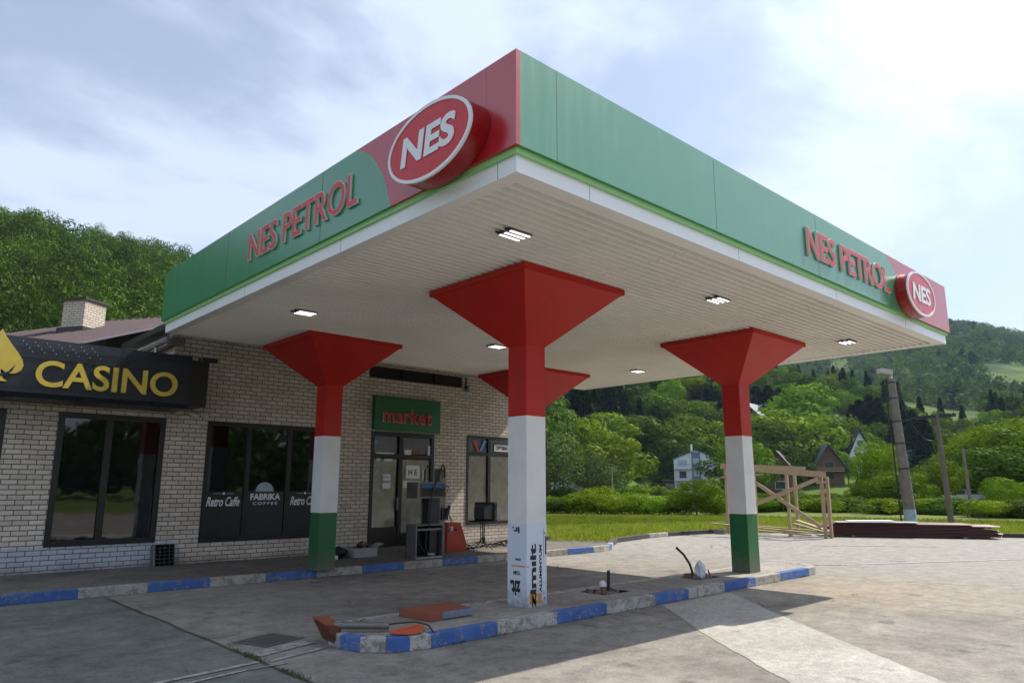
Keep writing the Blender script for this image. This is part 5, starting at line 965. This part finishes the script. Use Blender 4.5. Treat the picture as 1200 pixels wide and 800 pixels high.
# (kind, material, u, v_top, D, width m, label)
HT = [
 ('bush', 'leafA', 648, 580, 47, 3.0, 'dark bush at the field edge just right of the front column'), ('bush', 'leafA', 664, 584, 48, 3.0, 'low bush second from the front column at the field edge'), ('bush', 'leafB', 680, 575, 46, 3.4, 'bright bush below the pale thin pole left side'),
 ('bush', 'leafB', 702, 569, 45, 3.8, 'tallest bright bush under the pale thin pole'), ('bush', 'leafB', 724, 573, 46, 3.4, 'bright bush right of the tallest one at the field edge'), ('bush', 'leafB', 744, 577, 47, 3.0, 'bright bush midway along the field edge'), ('bush', 'leafB', 762, 579, 46, 3.0, 'darker low bush midway along the field edge'),
 ('bush', 'leafA', 782, 586, 47, 2.6, 'low bush left of the small roadside tree'), ('decid', 'leafB', 814, 560, 45, 2.7, 'small bright tree standing in front of the tall white house'), ('bush', 'leafB', 834, 582, 46, 2.6, 'low bush right of the small tree before the white house'), ('bush', 'leafA', 798, 588, 47, 2.4, 'dark low bush at the foot of the small tree'),
 ('willow', 'leafW', 640, 500, 104, 10, 'tall grey green drooping tree beside the front column'), ('willow', 'leafW', 696, 528, 108, 8, 'wide grey green drooping tree hiding the gabled house'), ('willow', 'leafW', 706, 548, 112, 4, 'small drooping tree beside the pale thin pole'), ('bush', 'leafA', 662, 568, 104, 6, 'dark shrub below the gabled house'), ('decid', 'leafA', 624, 490, 110, 10, 'leafy tree peeking out behind the front column'),
 ('decid', 'leafB', 668, 490, 175, 13, 'round tree on the slope above the gabled house'), ('decid', 'leafB', 703, 482, 172, 15, 'tall pale green tree crowning the slope centre'), ('decid', 'leafA', 735, 486, 182, 16, 'large tree above the grassy clearing'), ('decid', 'leafA', 755, 500, 186, 13, 'tree right above the grassy clearing'), ('decid', 'leafA', 700, 512, 168, 10, 'lower tree left of the grassy clearing'),
 ('decid', 'leafA', 781, 514, 178, 9, 'small dark tree left of the white house roof'), ('decid', 'leafB', 820, 488, 200, 15, 'bright tree behind the white house roof'), ('decid', 'leafB', 843, 500, 195, 12, 'tree right behind the white house half behind the column'), ('decid', 'leafB', 806, 445, 250, 18, 'yellowish tree high under the canopy edge'), ('decid', 'leafA', 826, 468, 235, 14, 'round tree below the yellowish one under the canopy edge'), ('decid', 'leafB', 760, 462, 240, 14, 'round tree on the upper slope'),
 ('decid', 'leafB', 943, 450, 215, 17, 'tall bright tree above the cottage roofs'), ('decid', 'leafB', 925, 478, 178, 18, 'massive round tree above the cottage'), ('decid', 'leafA', 893, 490, 168, 15, 'dark round tree right of the right column'), ('decid', 'leafA', 955, 492, 190, 13, 'round tree left of the steep white house'), ('decid', 'leafA', 884, 512, 160, 12, 'dark tree tight against the right column'), ('decid', 'leafA', 926, 520, 158, 8, 'lower tree over the cottage roof'), ('decid', 'leafA', 948, 520, 172, 10, 'dark tree left of the chalet roof'), ('decid', 'leafB', 984, 488, 205, 12, 'tree between chalet and slate roofed house'),
 ('decid', 'leafB', 993, 530, 168, 4, 'small bright tree between chalet and steep white house'), ('decid', 'leafB', 1029, 517, 66, 3.4, 'big bright green tree left of the concrete pole'), ('decid', 'leafB', 1050, 552, 60, 3.6, 'bright tree directly behind the concrete pole'), ('decid', 'leafB', 1096, 540, 66, 3.1, 'bright green tree between the two poles'), ('decid', 'leafB', 1006, 562, 64, 1.9, 'small bright tree right of the timber frame'),
 ('decid', 'leafB', 1160, 497, 92, 8, 'large bright tree at right of the poles'), ('decid', 'leafB', 1194, 492, 84, 8, 'tall bright tree near the right picture edge'), ('decid', 'leafB', 1225, 500, 80, 9, 'bright tree cut by the right picture edge'), ('decid', 'leafA', 1132, 520, 100, 8, 'darker tree behind the thin pale pole'), ('decid', 'leafA', 1172, 524, 74, 6.5, 'dark tree in front of the large bright tree'), ('decid', 'leafB', 1180, 560, 54, 2.6, 'young bright sapling near the right edge'), ('decid', 'leafA', 1112, 532, 110, 8, 'tree right behind the wooden pole'),
 ('bush', 'leafB', 1150, 588, 50, 3.6, 'low bush right of the thin pale pole'), ('bush', 'leafB', 1174, 587, 51, 3.8, 'low bush second from the right edge'), ('bush', 'leafA', 1202, 584, 50, 4.2, 'low bush at the right picture edge'), ('bush', 'leafB', 1122, 592, 54, 3.0, 'low bush behind the wooden pole foot'), ('bush', 'leafA', 1096, 590, 56, 3.0, 'low bush between the two pole feet'),
 ('conifer', 'leafC', 1014, 468, 230, 9, 'dark spruce left of the concrete pole'), ('conifer', 'leafC', 1026, 462, 235, 10, 'tallest dark spruce of the trio left of the concrete pole'), ('conifer', 'leafC', 1005, 474, 228, 8, 'shortest dark spruce of the trio left of the concrete pole'), ('conifer', 'leafC', 1036, 466, 232, 9, 'dark spruce touching the concrete pole outline'),
 ('conifer', 'leafC', 1062, 468, 215, 10, 'dark spruce just right of the concrete pole'), ('conifer', 'leafC', 1076, 480, 205, 9, 'middle dark spruce between the two poles'), ('conifer', 'leafC', 1088, 488, 200, 9, 'shorter dark spruce behind the wooden pole'), ('conifer', 'leafC', 892, 452, 250, 10, 'dark spruce above the houses beside the right capital'), ('conifer', 'leafC', 906, 452, 250, 10, 'second dark spruce from the right column'), ('conifer', 'leafC', 920, 454, 255, 10, 'third dark spruce from the right column')]
def plant(kind, m_, u, vt, D, w, label, group, lod=None, vb=None):
    x, y = far_xy(u, D); z0 = terr(x, y)-.1; h = max(1.2, far_z(u, vt, D)-z0); lod = lod or ('near' if D < 70 else 'mid' if D < 135 else 'far')
    k = {'decid': 1/.74, 'bush': 1/1.0, 'conifer': 1/.36, 'willow': 1/.82}[kind]; s = h/{'decid': 1.0, 'bush': .95, 'conifer': 1.0, 'willow': 1.02}[kind]
    return tree(kind, lod, random.choice((1, 2, 3, 4)), m_, x, y, z0, s, w*k, label, group, cat='bush' if kind == 'bush' else 'tree')
for q in HT: plant(*q, 'trees and bushes across the field')
placed = [(*far_xy(q[2], q[4]), q[5]) for q in HT]
def free(x, y, r_): return all((x-a)**2+(y-b)**2 > (r_+c*.35)**2 for a, b, c in placed)
# hedges beyond the field and along the lane
for i in range(30):
    u = 842+i*9.2+random.uniform(-3, 3); D = random.uniform(52, 60); plant('bush', random.choice(['leafA', 'leafB']), u, 591+random.uniform(-3, 3), D, random.uniform(2.6, 3.6), 'low hedge bush in the row behind the timber frame', 'hedge row behind the timber frame', 'mid')
for i in range(26):
    u = 850+i*8+random.uniform(-3, 3); D = random.uniform(76, 90); plant('bush', random.choice(['leafA', 'leafA', 'leafB']), u, 586+random.uniform(-4, 3), D, random.uniform(3.2, 5), 'bush in the second hedge row below the cottages', 'hedge row below the cottages', 'mid')
for i in range(24):
    u = 636+i*9.5+random.uniform(-3, 3); D = random.uniform(50, 66); plant('bush', random.choice(['leafA', 'leafA', 'leafB']), u, 588+random.uniform(-3, 3), D, random.uniform(3, 4.5), 'dark bush in the hedge beyond the grass field', 'hedge beyond the grass field', 'mid')
# clearing scrub
for i in range(64):
    u = random.uniform(700, 794); D = random.uniform(140, 215); x, y = far_xy(u, D); tree('bush', 'far', random.choice((1, 2, 3)), 'leafB', x, y, terr(x, y)-.2, random.uniform(1.2, 2.8), random.uniform(3, 6.5), 'low scrub bush on the grassy clearing left of the white house', 'scrub on the clearing', cat='bush')
# wooded hillside: single trees
cnt = 0; tries = 0
HOUSES = [(o.location.x, o.location.y) for o in bpy.data.objects if o.get('category') in ('house', 'shed') and o.location.x > 20]
while cnt < 330 and tries < 14000:
    tries += 1; u = random.uniform(600, 1225); D = 125+random.random()*185; x, y = far_xy(u, D)
    if 718 < u < 794 and D < 190: continue
    if u > 872 and D < 140: continue
    if 770 < u < 870 and D < 178: continue
    if any((x-a)**2+(y-b)**2 < 80 for a, b in HOUSES): continue
    if u > 872 and any(abs(math.atan2(b, a)-math.atan2(y, x)) < .045 and math.hypot(x, y) < math.hypot(a, b)+6 and math.hypot(a, b)-math.hypot(x, y) < 60 for a, b in HOUSES): continue
    r_ = 3.0 if u < 872 else 3.6
    if not free(x, y, r_): continue
    con = (noise.noise(Vector((x*.02, y*.02, 7))) > (.02 if D > 190 and u < 872 else .34)); h = random.uniform(9, 14)*(1.25 if con else 1)*(1 if u < 872 else .72); w_ = random.uniform(8, 12)*(.5 if con else 1)*(1 if u < 872 else .75)
    k = 'conifer' if con else 'decid'; m_ = 'leafC' if con else random.choice(['leafA', 'leafA', 'leafB']); x_, y_ = x, y
    tree(k, 'far', random.choice((1, 2, 3, 4)), m_, x, y, terr(x, y)-.3, h, w_/(.36 if con else .8), 'dark conifer in the dense wood on the valley slope' if con else 'leafy broadleaf tree in the dense wood on the valley slope', 'wood on the valley slope conifers' if con else 'wood on the valley slope broadleaves')
    placed.append((x, y, w_)); cnt += 1
# masses of far-off wood
def forest(name, azr, Dr, n, nl, ls, hh, ww, m_, seed, fields=False, minz=0):
    hh *= 1.0
    r = np.random.default_rng(seed); protos = [leaf_cloud(decid_blobs(s), nl, ls, .24) for s in range(5)]; protos.append(conifer_v(nl, ls*1.2, 3)*np.array([2.0, 2.0, 1])); out = []; k = 0
    while k < n:
        az = r.uniform(*azr); D = math.sqrt(r.uniform(Dr[0]**2, Dr[1]**2)); x, y = D*math.cos(R(az)), D*math.sin(R(az))
        k += 1
        if fields:
            f = noise.noise(Vector((x*.0075, y*.0075, 2.2)))+.35*noise.noise(Vector((x*.03, y*.03, 5)))
            if f > (.02 if D < 560 else .2) and D < 900: continue
        z = terr(x, y); h = hh*(.7+.6*r.random()); w_ = ww*(.7+.6*r.random()); a = r.random()*6.283; ca_, sa_ = math.cos(a), math.sin(a)
        P = protos[5 if (fields and r.random() < .12) else r.integers(5)]; out.append(np.stack([(P[:, 0]*ca_-P[:, 1]*sa_)*w_+x, (P[:, 0]*sa_+P[:, 1]*ca_)*w_+y, P[:, 2]*h+z-1.0], 1))
    me = quads_mesh(name, np.concatenate(out), M[m_]); o = bpy.data.objects.new(name, me); COL.objects.link(o); o['kind'] = 'stuff'; return o
forest('hillside_wood', (66, 92), (118, 302), 330, 2300, .019, 13, 13, 'leafF', 1)
forest('hillside_wood', (92, 150), (90, 306), 700, 60, .10, 11, 12, 'leafF', 2)
forest('hillside_wood', (40, 68), (215, 320), 420, 160, .06, 12, 11, 'leafF', 3)
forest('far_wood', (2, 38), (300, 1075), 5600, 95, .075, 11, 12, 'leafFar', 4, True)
# trees behind the viewpoint, seen only mirrored in the windows
random.seed(8)
forest('roadside_wood', (-125, -5), (62, 95), 150, 220, .06, 10, 9, 'leafFar', 6)
# ------------------------------------------------------------------ air
mb = MB(); mb.box((-900, -900, -60), (1350, 1350, 290), 'dark'); hz = mb.build('haze'); hz['kind'] = 'stuff'; t = NT('haze_air'); t.n.remove(t.b); pv = t.node('ShaderNodeVolumePrincipled'); pv.inputs['Color'].default_value = (.55, .76, 1, 1); pv.inputs['Density'].default_value = .0001; pv.inputs['Anisotropy'].default_value = .2
t.l.new(pv.outputs[0], t.n['Material Output'].inputs['Volume']); hz.data.materials.clear(); hz.data.materials.append(t.m)
for o in bpy.data.objects:
    if '_o' in o: del o['_o']
